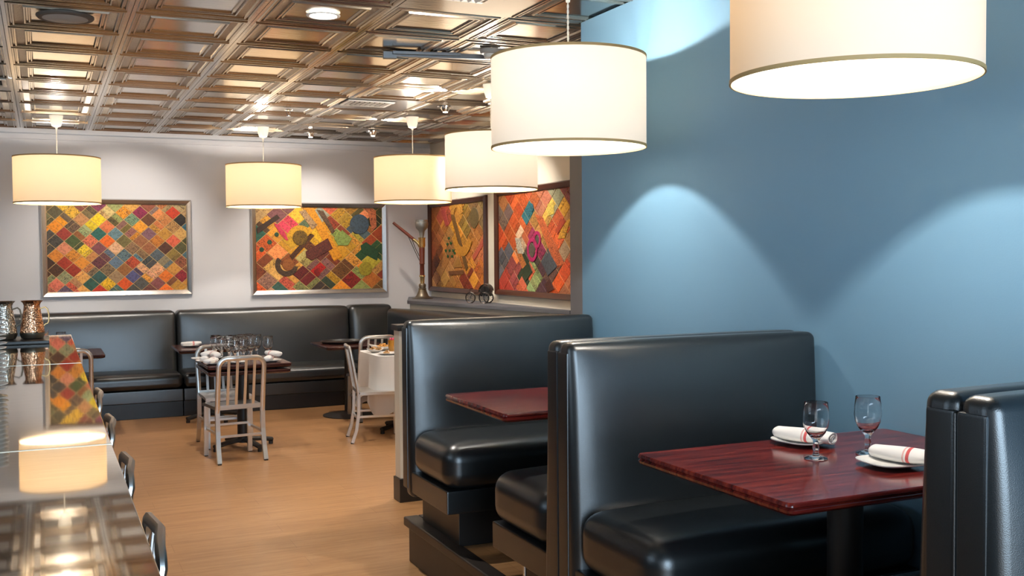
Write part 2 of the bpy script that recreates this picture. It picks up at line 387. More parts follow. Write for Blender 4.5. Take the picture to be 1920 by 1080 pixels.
# gimbal spots
def gimbal(x, y, label):
    g = empty('gimbal_spot', (x, y, ZC), 0, label, 'spotlight', 'small adjustable ceiling spots')
    MB().lathe([(0.075, 0), (0.072, -0.010), (0.052, -0.012), (0.045, -0.002)], 28, cap=False).build('trim_ring', M['steel'], g, smooth=True)
    MB().lathe([(0.0, -0.052), (0.026, -0.048), (0.040, -0.025), (0.044, -0.004)], 24).build('lamp_head', M['steel'], g, smooth=True)
    b = MB().lathe([(0.0, -0.055), (0.022, -0.053)], 20).build('bulb', M['lamp_glow'], g)
gimbal(3.365, 8.853, 'small chrome spot in the ceiling right of the air vent'); gimbal(3.30, 10.9, 'small chrome spot in the ceiling left of the third far pendant canopy')
gimbal(2.70, 11.25, 'small chrome spot in the ceiling near the back wall, right of the middle pendant')
# sprinkler
sp = empty('sprinkler', (2.087, 9.534, ZC-0.004), 0, 'small chrome fire sprinkler in the ceiling above the middle pendant', 'sprinkler')
MB().lathe([(0.045, 0), (0.042, -0.008), (0.012, -0.012)], 24).build('escutcheon', M['steel'], sp, smooth=True)
MB().tube([(0.012, 0, -0.01), (0.018, 0, -0.035), (0.004, 0, -0.055)], 0.004, 6).tube([(-0.012, 0, -0.01), (-0.018, 0, -0.035), (-0.004, 0, -0.055)], 0.004, 6).build('yoke', M['steel'], sp)
MB().lathe([(0.0, -0.055), (0.024, -0.055), (0.024, -0.059), (0.0, -0.059)], 16).build('deflector', M['steel'], sp)
# smoke detector
sd = empty('smoke_detector', (2.702, 6.266, ZC-0.004), 0, 'round grey smoke detector on the ceiling beside the nearest white drum shade', 'smoke detector')
MB().lathe([(0.070, 0), (0.070, -0.018), (0.062, -0.028), (0.048, -0.030)], 32).build('base', M['plastic_grey'], sd, smooth=True)
MB().lathe([(0.046, -0.030), (0.042, -0.052), (0.025, -0.062), (0, -0.063)], 32).build('cap', M['plastic_white'], sd, smooth=True)
# door-track-like bar
tr = empty('light_track', (2.123, 6.559, ZC-0.008), math.atan2(-0.33, 1.45), 'long grey light track across the ceiling ending behind the large drum shade', 'light track')
MB().box(0, 1.7, -0.018, 0.018, -0.032, 0).build('rail', M['track_grey'], tr, bevel=0.003)
MB().box(-0.06, 0.03, -0.026, 0.026, -0.045, 0).build('end_feed', M['track_grey'], tr, bevel=0.004)
MB().box(0.0, 0.45, -0.05, -0.02, -0.02, 0).build('mounting_plate', M['track_grey'], tr, bevel=0.003)

# ------------------------------------------------------------------ pendants
ZB, ZT = 2.19, 2.615
def pendant(x, y, D, mt, energy, col, label, group, zb=ZB, zt=ZT):
    p = empty('drum_pendant', (x, y, 0), 0, label, 'pendant light', group); r = D/2
    MB().lathe([(r, zb), (r, zt)], 96, cap=False).build('lamp_shade', mt, p, smooth=True, angle=80)
    for z in (zb, zt):
        MB().lathe([(r+.0025, z-.006), (r+.0025, z+.006), (r-.0025, z+.006), (r-.0025, z-.006), (r+.0025, z-.006)], 96, cap=False).build('trim_band', M['shade_trim'], p, smooth=True)
    sp_ = MB()
    for k in range(3):
        a = k*2*PI/3+0.4; sp_.tube([(0.02*math.cos(a), 0.02*math.sin(a), zt-0.02), (r*math.cos(a), r*math.sin(a), zt-0.004)], 0.0025, 6)
    sp_.lathe([(0.024, zt-0.024), (0.024, zt-0.016), (0.018, zt-0.016), (0.018, zt-0.024)], 16).build('spider_frame', M['steel'], p)
    MB().lathe([(0.016, zt-0.06), (0.018, zt-0.01), (0.008, zt+0.01)], 16).build('socket', M['plastic_white'], p, smooth=True)
    MB().lathe([(0.0, zt-0.135), (0.012, zt-0.128), (0.018, zt-0.105), (0.015, zt-0.075), (0.011, zt-0.06)], 20).build('bulb', M['lamp_glow'], p, smooth=True)
    cord = MB(); a, b = [], []
    L = ZC-0.12-zt; n = int(L/0.006)
    for k in range(n+1):
        th = k*0.75; z = zt+L*k/n
        a.append((0.003*math.cos(th), 0.003*math.sin(th), z)); b.append((-0.003*math.cos(th), -0.003*math.sin(th), z))
    cord.tube(a, 0.0028, 5).tube(b, 0.0028, 5).build('cord', M['cord'], p, smooth=True)
    MB().lathe([(0.010, ZC-0.135), (0.012, ZC-0.12), (0.040, ZC-0.108), (0.052, ZC-0.07), (0.062, ZC-0.008)], 28).build('canopy', M['plastic_white'], p, smooth=True)
    light('POINT', 'pendant_lamp', (x, y, zt-0.095), energy, col, shadow_soft_size=0.030)
    return p
warm = (1.0, 0.93, 0.85); neu = (1.0, 0.95, 0.88)
pendant(0.147, 10.671, 0.765, M['shade_warm'], 72, warm, 'cream drum pendant in front of the left patchwork picture, leftmost of all', 'drum pendants over the rear dining area')
pendant(2.114, 10.884, 0.765, M['shade_warm'], 72, warm, 'cream drum pendant overlapping the second silver-framed picture', 'drum pendants over the rear dining area')
pendant(3.298, 9.582, 0.75, M['shade_warm'], 72, warm, 'cream drum pendant partly behind a white one, by the room corner', 'drum pendants over the rear dining area')
pendant(3.245, 7.53, 0.73, M['shade_white'], 95, neu, 'white drum pendant half hidden by the larger one, in front of the brown-framed pictures', 'drum pendants over the booths')
pendant(2.325, 4.45, 0.745, M['shade_white'], 90, neu, 'large white drum pendant at the left edge of the blue wall', 'drum pendants over the booths')
pendant(2.20, 2.39, 0.715, M['shade_amber'], 90, (1.0, 0.94, 0.86), 'largest cream drum pendant, cut by the top of the view before the blue wall', 'drum pendants over the booths')

# ------------------------------------------------------------------ booths
def booth(name, label, x0, x1, yc, ztop, near=True, far=True, zp=0.235, th=0.095):
    """double (or single) sided booth bench; yc = plane between the two backs"""
    b = empty(name, (x0, yc, zp), 0, label, 'booth bench', 'black vinyl booth benches')
    W = x1-x0; ht = ztop-zp
    sides = ([-1] if near else [])+([1] if far else [])
    for s in sides:
        sh = lambda z, s=s: s*(0.055*max(0, 1-z/ht))
        y0, y1 = (-th, -0.001) if s < 0 else (0.001, th)
        cushion('backrest', M['vinyl'], 0, W, y0, y1, 0.16, ht, 0.030, b, (0.0, 0.046, 0.004), 18, lambda z, s=s: s*(0.045*max(0, 1-z/ht)))
        a, c = (-0.66, -th-0.03) if s < 0 else (th+0.03, 0.66)
        cushion('seat_cushion', M['vinyl'], 0.005, W-0.005, min(a, c)-0.0, max(a, c), 0.30, 0.515, 0.075, b, (0.004, 0.012, 0.020), 12)
        a, c = (-0.645, -0.03) if s < 0 else (0.03, 0.645)
        MB().box(0.006, W-0.006, a, c, 0.185, 0.300).build('apron', M['vinyl'], b, bevel=0.010)
        a, c = (-0.50, -0.02) if s < 0 else (0.02, 0.50)
        if near and far: MB().box(0.10, W-0.02, a, c, 0.0, 0.185).build('plinth', M['black'], b, bevel=0.003)
        else: MB().box(0.10, W-0.02, -0.56, -0.02, 0.0, 0.185).build('plinth', M['black'], b, bevel=0.003)
    for s in sides:
        a, c = (-th+0.014, -0.003) if s < 0 else (0.003, th-0.014)
        MB().box(-0.004, 0.02, a, c, 0.20, ht-0.035).build('end_panel', M['vinyl'], b, bevel=0.008)
    if near and far: MB().tube([(-0.003, 0, 0.20), (-0.003, 0, ht-0.04)], 0.0035, 8).build('piping', M['vinyl'], b, smooth=True)
    return b
b1 = booth('booth_bench', 'black vinyl booth bench farthest back, against the low wall end', 1.745, XW-0.015, 5.28, 1.328, True, False)
b2 = booth('booth_bench', 'black vinyl double-sided booth bench in the middle, between the two booth tables', 1.73, XW-0.015, 3.41, 1.352)
b3 = booth('booth_bench', 'black vinyl double-sided booth bench nearest, cut by the right edge', 1.757, XW-0.015, 1.60, 1.375)
# chrome glides under the middle bench
for y in (0.42, -0.42):
    MB().lathe([(0.02, 0), (0.02, 0.03), (0.008, 0.034), (0.008, 0.185)], 14).build('glide_foot', M['steel'], b2, loc=(0.055, y, 0.0))

def table_top(name, mt, x0, x1, y0, y1, zt, t, parent, r=0.02):
    prof_ = [(0.004, t), (0.001, t*0.88), (0.0, t*0.72), (0.006, t*0.60), (0.001, t*0.48), (0.003, t*0.30), (0.014, t*0.10), (0.03, 0.0)]
    mb = MB(); rings = []; n = 6
    def ring(ins, z):
        pts = []; rr = max(r-ins*0.3, 0.004)
        for cx_, cy_, a0 in ((x1-ins-rr, y1-ins-rr, 0), (x0+ins+rr, y1-ins-rr, PI/2), (x0+ins+rr, y0+ins+rr, PI), (x1-ins-rr, y0+ins+rr, 1.5*PI)):
            for k in range(n+1): a = a0+PI/2*k/n; pts.append((cx_+rr*math.cos(a), cy_+rr*math.sin(a), zt-t+z))
        return pts
    R_ = [ring(i, z) for i, z in prof_]; N = len(R_[0]); vs = [p for q in R_ for p in q]
    fs = [(k*N+j, k*N+(j+1) % N, (k+1)*N+(j+1) % N, (k+1)*N+j) for k in range(len(R_)-1) for j in range(N)]
    fs += [tuple(range(N)), tuple(range((len(R_)-1)*N, len(R_)*N))[::-1]]
    return mb.add(vs, fs).build(name, mt, parent, smooth=True, angle=35)
def booth_table(x0, x1, y0, y1, zt, zf, label):
    cx_, cy_ = (x0+x1)/2, (y0+y1)/2
    t = empty('booth_table', (cx_, cy_, zf), 0, label, 'table', 'mahogany booth tables'); z = zt-zf
    table_top('table_top', M['mahogany'], x0-cx_, x1-cx_, y0-cy_, y1-cy_, z, 0.042, t)
    MB().lathe([(0.056, 0.02), (0.056, z-0.05)], 28).build('pedestal', M['iron'], t, smooth=True)
    MB().box(-0.2, 0.2, -0.2, 0.2, z-0.052, z-0.042).build('top_bracket', M['iron'], t)
    MB().lathe([(0.25, 0), (0.25, 0.008), (0.10, 0.022), (0.06, 0.035)], 36).build('foot_plate', M['iron'], t, smooth=True)
    return t
booth_table(1.785, XW-0.008, 2.17, 2.95, 1.013, 0.235, 'mahogany booth table with two goblets, in front on the right')
booth_table(1.735, XW-0.008, 3.92, 4.62, 1.013, 0.235, 'mahogany booth table behind the middle booth bench')

# ------------------------------------------------------------------ tableware
def goblet_mesh(name='goblet', seg=36, s=1.0):
    o_ = [(0.0, 0.0), (0.036, 0.0), (0.037, 0.003), (0.028, 0.006), (0.012, 0.010), (0.0085, 0.020), (0.0095, 0.030), (0.011, 0.036), (0.0085, 0.044), (0.0095, 0.058),
          (0.017, 0.068), (0.030, 0.084), (0.0385, 0.104), (0.042, 0.125), (0.0410, 0.150), (0.0375, 0.182)]
    i_ = [(0.0371, 0.1825), (0.0364, 0.182), (0.0398, 0.150), (0.0408, 0.125), (0.0372, 0.104), (0.0285, 0.085), (0.014, 0.073), (0.0, 0.070)]
    return MB().lathe([(r*s, z*s) for r, z in o_+i_], seg, cap=False)
gob = goblet_mesh().build('water_goblet', M['glass'], smooth=True, angle=60, loc=(2.254, 2.612, 1.0135))
tag(gob, 'clear water goblet on the front booth table, left one of the pair', 'glass', 'goblets on the front booth table')
g2 = gob.copy(); C.objects.link(g2); g2.location = (2.458, 2.598, 1.0135); g2.scale = (1.04, 1.04, 1.04); g2['label'] = 'clear water goblet on the front booth table, right one nearer the blue wall'
def side_plate(r=0.095, sq=True):
    mb = MB(); n = 48; prof_ = [(0.0, 0.002), (0.45, 0.0), (0.62, 0.004), (1.0, 0.016), (1.0, 0.019), (0.62, 0.008), (0.4, 0.006), (0.0, 0.006)]
    vs = []; k = len(prof_)
    for i in range(n):
        a = 2*PI*i/n; e = (abs(math.cos(a))**3.2+abs(math.sin(a))**3.2)**(-1/3.2) if sq else 1
        for q, z in prof_: vs.append((r*q*(1+(e-1)*q)*math.cos(a), r*q*(1+(e-1)*q)*math.sin(a), z))
    fs = [(i*k+j, ((i+1) % n)*k+j, ((i+1) % n)*k+j+1, i*k+j+1) for i in range(n) for j in range(k-1)]
    return mb.add(vs, fs)
pl = side_plate().build('side_plate', M['porcelain'], smooth=True, loc=(2.384, 2.83, 1.0135)); pl.rotation_euler = (0, 0, R(10))
tag(pl, 'white square side plate with napkin, at the back of the front booth table', 'plate', 'side plates on the booth tables')
def napkin(loc, rz, label, L=0.21, r=0.029, group='rolled napkins on the booth tables', detail=True):
    o = empty('rolled_napkin', loc, rz, label, 'napkin', group); mb = MB()
    n = 28; N = 12; vs = []
    def rad(t_, a): return r*(0.80+0.30*math.sin(PI*min(1, max(0, 0.15+0.75*t_))))*(1+0.05*math.sin(3*a+5*t_))
    def ring(t_, ins=0):
        x_ = -L/2+L*t_; out = []
        for j in range(n):
            a = 2*PI*j/n; q = rad(t_, a)-ins; out.append((x_, q*1.22*math.cos(a), r*0.80+q*0.76*math.sin(a)))
        return out
    R_ = [ring(-0.05, r*0.62), ring(-0.035, r*0.2), ring(-0.015, 0.002)]+[ring(k/N) for k in range(N+1)]+[ring(1, 0.004), ring(0.97, r*0.42), ring(0.90, r*0.5)]
    vs = [p for q in R_ for p in q]; K = len(R_)
    fs = [(k*n+j, k*n+(j+1) % n, (k+1)*n+(j+1) % n, (k+1)*n+j) for k in range(K-1) for j in range(n)]+[tuple(range(n)), tuple(range((K-1)*n, K*n))]
    mb.add(vs, fs).build('cloth_roll', M['linen'], o, smooth=True, angle=50)
    # rolled end spiral and overlapping flap
    sp_ = []
    for k in range(30): a = k*0.42; q = 0.003+r*0.024*k*0.9; sp_.append((L/2+0.001, q*1.1*math.cos(a), r*0.80+q*0.74*math.sin(a)))
    MB().tube(sp_, 0.0013, 5).build('rolled_end', M['linen'], o, smooth=True)
    for t0, t1, mt in ((0.52, 0.545, 'pink_stripe'), (0.575, 0.625, 'red_stripe')):
        q = MB(); rr = [[(x_, y_*1.012, (z_-r*0.80)*1.015+r*0.80) for x_, y_, z_ in ring(t_)] for t_ in (t0, t1)]
        q.add(rr[0]+rr[1], [(j, (j+1) % n, n+(j+1) % n, n+j) for j in range(n)]).build('stripe', M[mt], o, smooth=True)
    return o
nk = napkin((2.385, 2.82, 1.0225), R(-70), 'rolled white napkin with red stripe, on the back plate of the front booth table')
p2 = pl.copy(); C.objects.link(p2); p2.location = (2.382, 2.415, 1.0135); p2.rotation_euler = (0, 0, R(-8)); p2['label'] = 'white square side plate with napkin, at the front edge of the front booth table'
nk2 = dup(nk, (2.43, 2.405, 1.0225), R(-72), 'rolled white napkin with red stripe, half hidden by the nearest booth bench')
p3 = pl.copy(); C.objects.link(p3); p3.location = (2.40, 4.40, 1.0135); p3['label'] = 'white side plate barely showing on the farther booth table'
nk3 = dup(nk, (2.41, 4.40, 1.0225), R(20), 'rolled white napkin barely showing on the farther booth table')

# ------------------------------------------------------------------ banquette along the back wall
def banq(x0, x1, label, seatx=None):
    b = empty('banquette', ((x0+x1)/2, 11.9, 0), 0, label, 'banquette', 'black vinyl banquette sections along the back wall'); w_ = (x1-x0)/2-0.004
    cushion('backrest', M['vinyl'], -w_, w_, -0.10, 0.150, 0.30, 1.085, 0.05, b, (0, 0.03, 0.008), 14, lambda z: -0.10*max(0, 1-z/1.08))
    cushion('seat_cushion', M['vinyl'], -w_, w_, -0.66, -0.10, 0.30, 0.455, 0.055, b, (0, 0.010, 0.018), 12)
    MB().box(-w_, w_, -0.645, 0.15, 0.165, 0.295).build('apron', M['vinyl'], b, bevel=0.012)
    MB().box(-w_, w_, -0.60, 0.15, 0.0, 0.16).build('toe_kick', M['black'], b, bevel=0.003)
banq(-0.62, 1.322, 'black banquette section below the left silver-framed picture')
banq(1.322, 3.26, 'black banquette section below the second picture, behind the table full of glasses')
banq(3.26, 3.79, 'short black banquette section in the room corner')
banq(-2.56, -0.62, 'black banquette section at the far left, mostly hidden by the bar')
# right wing along the angled ledge
bw = empty('banquette_wing', (3.80, 11.05, 0), math.atan2(-(11.17-8.35), (4.36-3.76)), 'black banquette wing running under the grey ledge toward the booths', 'banquette')
cushion('backrest', M['vinyl'], -0.36, 2.9, -0.16, -0.012, 0.30, 1.065, 0.05, bw, (0, 0.02, 0.006), 14)
cushion('seat_cushion', M['vinyl'], 0.3, 2.9, -0.55, -0.17, 0.30, 0.455, 0.055, bw, (0, 0.01, 0.018), 10)
MB().box(0.3, 2.9, -0.53, -0.02, 0.165, 0.295).build('apron', M['vinyl'], bw, bevel=0.012)
MB().box(0.3, 2.9, -0.49, -0.02, 0.0, 0.16).build('toe_kick', M['black'], bw, bevel=0.003)

# ------------------------------------------------------------------ aluminium chairs (local: faces +Y, origin on the floor)
def chair(label, group='brushed aluminium dining chairs'):
    c = empty('dining_chair', (0, 0, 0), 0, label, 'chair', group)
    def flatbar(name, pts, a, b_, upv=(0, 0, 1)):
        return MB().tube(pts, a*0.7071*1.0, 4, ry=b_*0.7071, upv=upv).build(name, M['alu'], c, bevel=0.003)
    # back frame: upright, rounded corners, top rail
    y0, yt, zt = -0.20, -0.275, 0.855; w_ = 0.185; r = 0.075; pts = []
    def Y(z): return y0+(yt-y0)*max(0, (z-0.42)/(zt-0.42))
    for z in (0.40, 0.50, 0.62, 0.70, zt-r): pts.append((-w_, Y(z), z))
    for k in range(1, 6):
        a = PI/2*k/6; z = zt-r+r*math.sin(a); pts.append((-w_+r-r*math.cos(a), Y(z), z))
    for xx in (-w_+r, -0.05, 0.05, w_-r): pts.append((xx, Y(zt)-0.012*(1-(xx/w_)**2), zt))
    for k in range(5, 0, -1):
        a = PI/2*k/6; z = zt-r+r*math.sin(a); pts.append((w_-r+r*math.cos(a), Y(z), z))
    for z in (zt-r, 0.70, 0.62, 0.50, 0.40): pts.append((w_, Y(z), z))
    mb = MB(); mb.tube(pts, 0.021, 8, ry=0.0145, upv=(0, 1, 0)); mb.build('back_frame', M['alu'], c, smooth=True, angle=35)
    sl = None
    for xx in (-0.105, -0.035, 0.035, 0.105):
        MB().tube([(xx, Y(0.46), 0.455), (xx, Y(0.62)-0.004, 0.62), (xx, Y(0.83)-0.008, 0.84)], 0.0155, 4, ry=0.005, upv=(0, 1, 0)).build('slat', M['alu'], c)
    MB().box(-w_, w_, -0.213, -0.190, 0.438, 0.472).build('lower_rail', M['alu'], c, bevel=0.003)
    # seat: dished panel
    mb = MB(); nx, ny = 10, 10; vs = []; 
    for lay in (0, 1):
        for i in range(nx+1):
            for j in range(ny+1):
                u_, v_ = i/nx*2-1, j/ny*2-1; hw_ = 0.205-0.012*(1-v_)*0.5
                z = 0.455-0.014*(1-u_*u_)*(1-v_*v_)-(0.008 if v_ > 0.7 else 0)*(v_-0.7)/0.3-(0.026 if lay else 0)
                vs.append((u_*hw_, -0.19+(v_+1)/2*0.40, z))
    n1 = (nx+1)*(ny+1); fs = []
    for i in range(nx):
        for j in range(ny):
            a = i*(ny+1)+j; fs.append((a, a+ny+1, a+ny+2, a+1)); fs.append((n1+a, n1+a+1, n1+a+ny+2, n1+a+ny+1))
    for j in range(ny): fs.append((j, j+1, n1+j+1, n1+j)); a = nx*(ny+1)+j; fs.append((a, n1+a, n1+a+1, a+1))
    for i in range(nx): a = i*(ny+1); fs.append((a, n1+a, n1+a+ny+1, a+ny+1)); a += ny; fs.append((a, a+ny+1, n1+a+ny+1, n1+a))
    mb.add(vs, fs).build('seat', M['alu'], c, smooth=True, angle=40)
    for s in (-1, 1):
        lg_ = MB().tube([(s*0.185, -0.20, 0.44), (s*0.185, -0.205, 0.26), (s*0.188, -0.225, 0.12), (s*0.190, -0.262, 0.008)], 0.025, 4, ry=0.019, upv=(0, 1, 0)).build('leg', M['alu'], c)
        MB().box(s*0.190-0.014, s*0.190+0.014, -0.277, -0.249, 0.0, 0.010).build('foot_cap', M['iron'], lg_)
        lg_ = MB().tube([(s*0.182, 0.175, 0.44), (s*0.184, 0.178, 0.2), (s*0.186, 0.182, 0.008)], 0.025, 4, ry=0.020, upv=(0, 1, 0)).build('leg', M['alu'], c)
        MB().box(s*0.186-0.013, s*0.186+0.013, 0.169, 0.195, 0.0, 0.010).build('foot_cap', M['iron'], lg_)
        MB().box(s*0.185-0.008, s*0.185+0.008, -0.205, 0.178, 0.225, 0.245).build('stretcher', M['alu'], c, bevel=0.002)
    MB().box(-0.185, 0.185, -0.215, -0.198, 0.205, 0.225).build('stretcher', M['alu'], c, bevel=0.002)
    MB().box(-0.183, 0.183, 0.170, 0.186, 0.245, 0.265).build('stretcher', M['alu'], c, bevel=0.002)
    return c
ch = chair('aluminium slat-back chair with its back to the view, at the table crowded with goblets')
ch.location = (1.425, 8.78, 0); ch.rotation_euler = (0, 0, R(6))
dup(ch, (1.455, 9.42, 0), PI+R(3), 'aluminium chair tucked under the far side of the glass-laden table, seen below its top')
dup(ch, (2.77, 9.08, 0), R(-99), 'aluminium chair turned sideways, left of the table with the white cloth')
dup(ch, (3.06, 10.27, 0), R(0), 'aluminium chair whose top rail shows behind the white-clothed table with food')
dup(ch, (0.19, 10.12, 0), R(0), 'aluminium chair between the end of the bar and the small left table')

# ------------------------------------------------------------------ dining tables in the rear
def ped_base(t, z, arms=True):
    if arms:
        MB().lathe([(0.052, 0.05), (0.052, z-0.06), (0.07, z-0.05)], 24).build('pedestal', M['iron'], t, smooth=True)
        for k in range(4):
            a = k*PI/2+R(20)
            mb = MB().tube([(0.03*math.cos(a), 0.03*math.sin(a), 0.075), (0.16*math.cos(a), 0.16*math.sin(a), 0.062), (0.28*math.cos(a), 0.28*math.sin(a), 0.040)], [0.040, 0.034, 0.030], 8, ry=0.020)
            f = mb.build('foot_arm', M['iron'], t, smooth=True)
            MB().lathe([(0.020, 0), (0.020, 0.025)], 12).build('glide', M['iron'], f, loc=(0.27*math.cos(a), 0.27*math.sin(a), 0))
    else:
        MB().lathe([(0.27, 0), (0.27, 0.010), (0.12, 0.028), (0.045, 0.045), (0.04, z-0.05)], 40).build('round_base', M['iron'], t, smooth=True)
def dining(x0, x1, y0, y1, label, arms=True, double=False, z=0.755):
    cx_, cy_ = (x0+x1)/2, (y0+y1)/2; t = empty('dining_table', (cx_, cy_, 0), 0, label, 'table', 'dark wood dining tables in the rear')
    table_top('table_top', M['dark_mahogany'], x0-cx_, x1-cx_, y0-cy_, y1-cy_, z, 0.036, t)
    if double: table_top('lower_leaf', M['dark_mahogany'], x0-cx_+.005, x1-cx_-.005, y0-cy_+.01, y1-cy_-.01, z-0.050, 0.038, t); MB().box(-0.25, 0.25, -0.2, 0.2, z-0.05, z-0.036).build('hinge_spacer', M['iron'], t)
    ped_base(t, z-(0.03 if double else 0), arms); return t
dining(1.225, 1.925, 8.80, 9.58, 'dark double-topped dining table crowded with goblets and napkins', double=True, z=0.765)
dining(1.20, 1.92, 10.55, 11.26, 'dark dining table by the banquette, behind the glass-laden table')
dining(-0.28, 0.528, 10.48, 11.27, 'dark dining table at the left, behind the end of the bar', False)
dining(2.58, 3.22, 10.20, 10.92, 'small dark table carrying an oval black tray, in front of the corner banquette', False)
# goblets, napkins and plates on the crowded table
ZT1 = 0.7655
gs = goblet_mesh(seg=20).build('water_goblet', M['glass'], smooth=True, angle=60)
gpos = [(1.40, 9.72), (1.43, 9.55), (1.48, 9.42), (1.61, 9.66), (1.585, 9.28), (1.67, 9.42), (1.745, 9.60), (1.80, 9.30), (1.52, 9.60), (1.69, 9.72), (1.50, 9.20)]
glab = ['rightmost clear goblet on the crowded rear table']
gpos = [(x, 8.80+(y-8.80)*0.80) for x, y in gpos]
for k, (x, y) in enumerate(gpos):
    o = gs if k == 0 else gs.copy()
    if k: C.objects.link(o)
    o.location = (x, y, ZT1); o.scale = (1.12,)*3
    tag(o, 'clear goblet in the close cluster on the crowded rear table', 'glass', 'goblets clustered on the rear table')
    if abs(x-1.80) < 1e-6: o['label'] = 'clear goblet standing at the right end of the cluster on the rear table'
sp0 = side_plate(0.085).build('side_plate', M['porcelain'], smooth=True)
ppos = [(1.30, 9.02), (1.27, 9.30), (1.36, 9.62), (1.48, 9.02), (1.78, 9.02), (1.26, 9.58)]
plab = ['white side plate at the near left corner of the crowded rear table', 'white side plate at the left edge of the crowded rear table', 'white side plate behind the napkins on the crowded rear table',
        'white side plate at the near edge of the crowded rear table, behind the chair rail', 'white side plate at the near right of the crowded rear table', 'white side plate jutting over the left rear edge of the crowded table']
ppos = [(x, 8.80+(y-8.80)*0.80) for x, y in ppos]
for k, (x, y) in enumerate(ppos):
    o = sp0 if k == 0 else sp0.copy()
    if k: C.objects.link(o)
    o.location = (x, y, ZT1); tag(o, plab[k], 'plate', 'side plates on the crowded rear table')
npos = [(1.28, 9.02, 60), (1.31, 9.12, 75), (1.26, 9.30, 80), (1.30, 9.38, 60), (1.37, 9.60, 70), (1.47, 9.03, 100), (1.76, 9.00, 70), (1.81, 9.06, 110), (1.34, 9.25, 95)]
nlab = ['nearest left', 'second left', 'left edge', 'left rear', 'rear', 'middle, behind the chair rail', 'right', 'far right', 'left inner']
n0 = None
npos = [(x, 8.80+(y-8.80)*0.85, a) for x, y, a in npos]
for k, (x, y, a) in enumerate(npos):
    lab = 'rolled napkin in the left-hand pile on the crowded rear table' if k in (0, 1, 2, 3, 8) else {4: 'rolled napkin behind the pile on the crowded rear table', 5: 'rolled napkin behind the chair rail on the crowded rear table',
          6: 'rolled napkin on the near right plate of the crowded rear table', 7: 'rolled napkin at the right edge of the crowded rear table'}[k]
    if n0 is None: n0 = napkin((x, y, ZT1+0.009), R(a), lab, 0.19, 0.028, 'rolled napkins on the crowded rear table')
    else: dup(n0, (x, y, ZT1+(0.009 if k in (1, 2, 4, 5, 6) else 0.044)), R(a), lab)
# far table and left table settings
for x, y, l in ((1.36, 10.95, 'white side plate on the table by the banquette, farther left'), (1.80, 11.05, 'white side plate on the table by the banquette, behind the goblets'), (0.20, 10.72, 'white side plate on the small left table')):
    o = sp0.copy(); C.objects.link(o); o.location = (x, y, 0.7555); tag(o, l, 'plate', 'side plates on the farther tables')
dup(n0, (0.22, 10.72, 0.765), R(10), 'rolled napkin on the small left table', 'napkins on the farther tables'); dup(n0, (1.37, 10.95, 0.765), R(0), 'rolled napkin on the table by the banquette', 'napkins on the farther tables')
dup(n0, (0.13, 11.0, 0.765), R(30), 'rolled napkin at the back of the small left table', 'napkins on the farther tables')
o = gs.copy(); C.objects.link(o); o.location = (0.15, 10.86, 0.7555); tag(o, 'clear goblet on the small left table, above the end of the bar', 'glass', 'goblets on the farther tables')
# oval tray
tr2 = empty('serving_tray', (2.86, 10.62, 0.7555), 0, 'oval black serving tray on the small dark corner table', 'tray')
MB().lathe([(0.0, 0.0), (0.21, 0.0), (0.225, 0.012), (0.235, 0.026), (0.228, 0.028), (0.215, 0.010), (0.0, 0.006)], 48, sx=1.0, sy=0.85).build('tray_body', M['black'], tr2, smooth=True)

# ------------------------------------------------------------------ white-clothed table with food
wt = empty('dining_table', (3.13, 9.40, 0), 0, 'square table hidden under a white cloth, with plates of food, beside the half wall', 'table')
MB().box(-0.31, 0.31, -0.30, 0.30, 0.72, 0.75).build('table_top', M['black'], wt); ped_base(wt, 0.75)
def cloth_mesh(hx, hy, z, drop, n=64):
    mb = MB(); vs = []; rows = 12
    per = []
    for k in range(n):
        a = 2*PI*(k+0.5)/n; e = (abs(math.cos(a))**8+abs(math.sin(a))**8)**(-1/8); per.append((math.cos(a)*e, math.sin(a)*e, a))
    vs.append((0, 0, z+0.003))
    for s in (0.5, 0.96, 1.0): vs += [(hx*s*x, hy*s*y, z+0.003) for x, y, a in per]
    for r_ in range(1, rows+1):
        t_ = r_/rows
        for x, y, a in per:
            corner = abs(math.sin(2*a))**3; L = drop*(1+0.38*corner); out = 1.015+0.02*t_+t_*(0.10*corner+0.075*math.sin(a*9+1.0)+0.03*math.sin(a*17))
            vs.append((hx*x*out, hy*y*out, z-L*t_+0.003))
    fs = [(0, 1+k, 1+(k+1) % n) for k in range(n)]
    for r_ in range(rows+2):
        b = 1+r_*n; fs += [(b+k, b+(k+1) % n, b+n+(k+1) % n, b+n+k) for k in range(n)]
    return mb.add(vs, fs)
cl = cloth_mesh(0.365, 0.36, 0.75, 0.40).build('tablecloth', M['linen'], smooth=True, angle=70); cl.location = (3.13, 9.40, 0)
tag(cl, 'white tablecloth draped over the square table beside the half wall', 'tablecloth')
zf = 0.7535
def boat(name, x, y, rz, L, W, hgt, label):
    o = empty(name, (x, y, zf), rz, label, 'serving dish', 'serving dishes on the white cloth'); mb = MB(); n = 40; vs = []
    prof_ = [(0.0, 0.0), (0.35, 0.0), (0.7, 0.35), (1.0, 1.0), (0.96, 1.0), (0.66, 0.40), (0.3, 0.12), (0.0, 0.12)]
    for i in range(n):
        a = 2*PI*i/n
        for q, z in prof_: vs.append((L*q*math.cos(a), W*q*math.sin(a), hgt*z*(0.75+0.5*math.cos(a)**2)))
    k = len(prof_); mb.add(vs, [(i*k+j, ((i+1) % n)*k+j, ((i+1) % n)*k+j+1, i*k+j+1) for i in range(n) for j in range(k-1)]).build('dish_body', M['porcelain'], o, smooth=True)
    return o
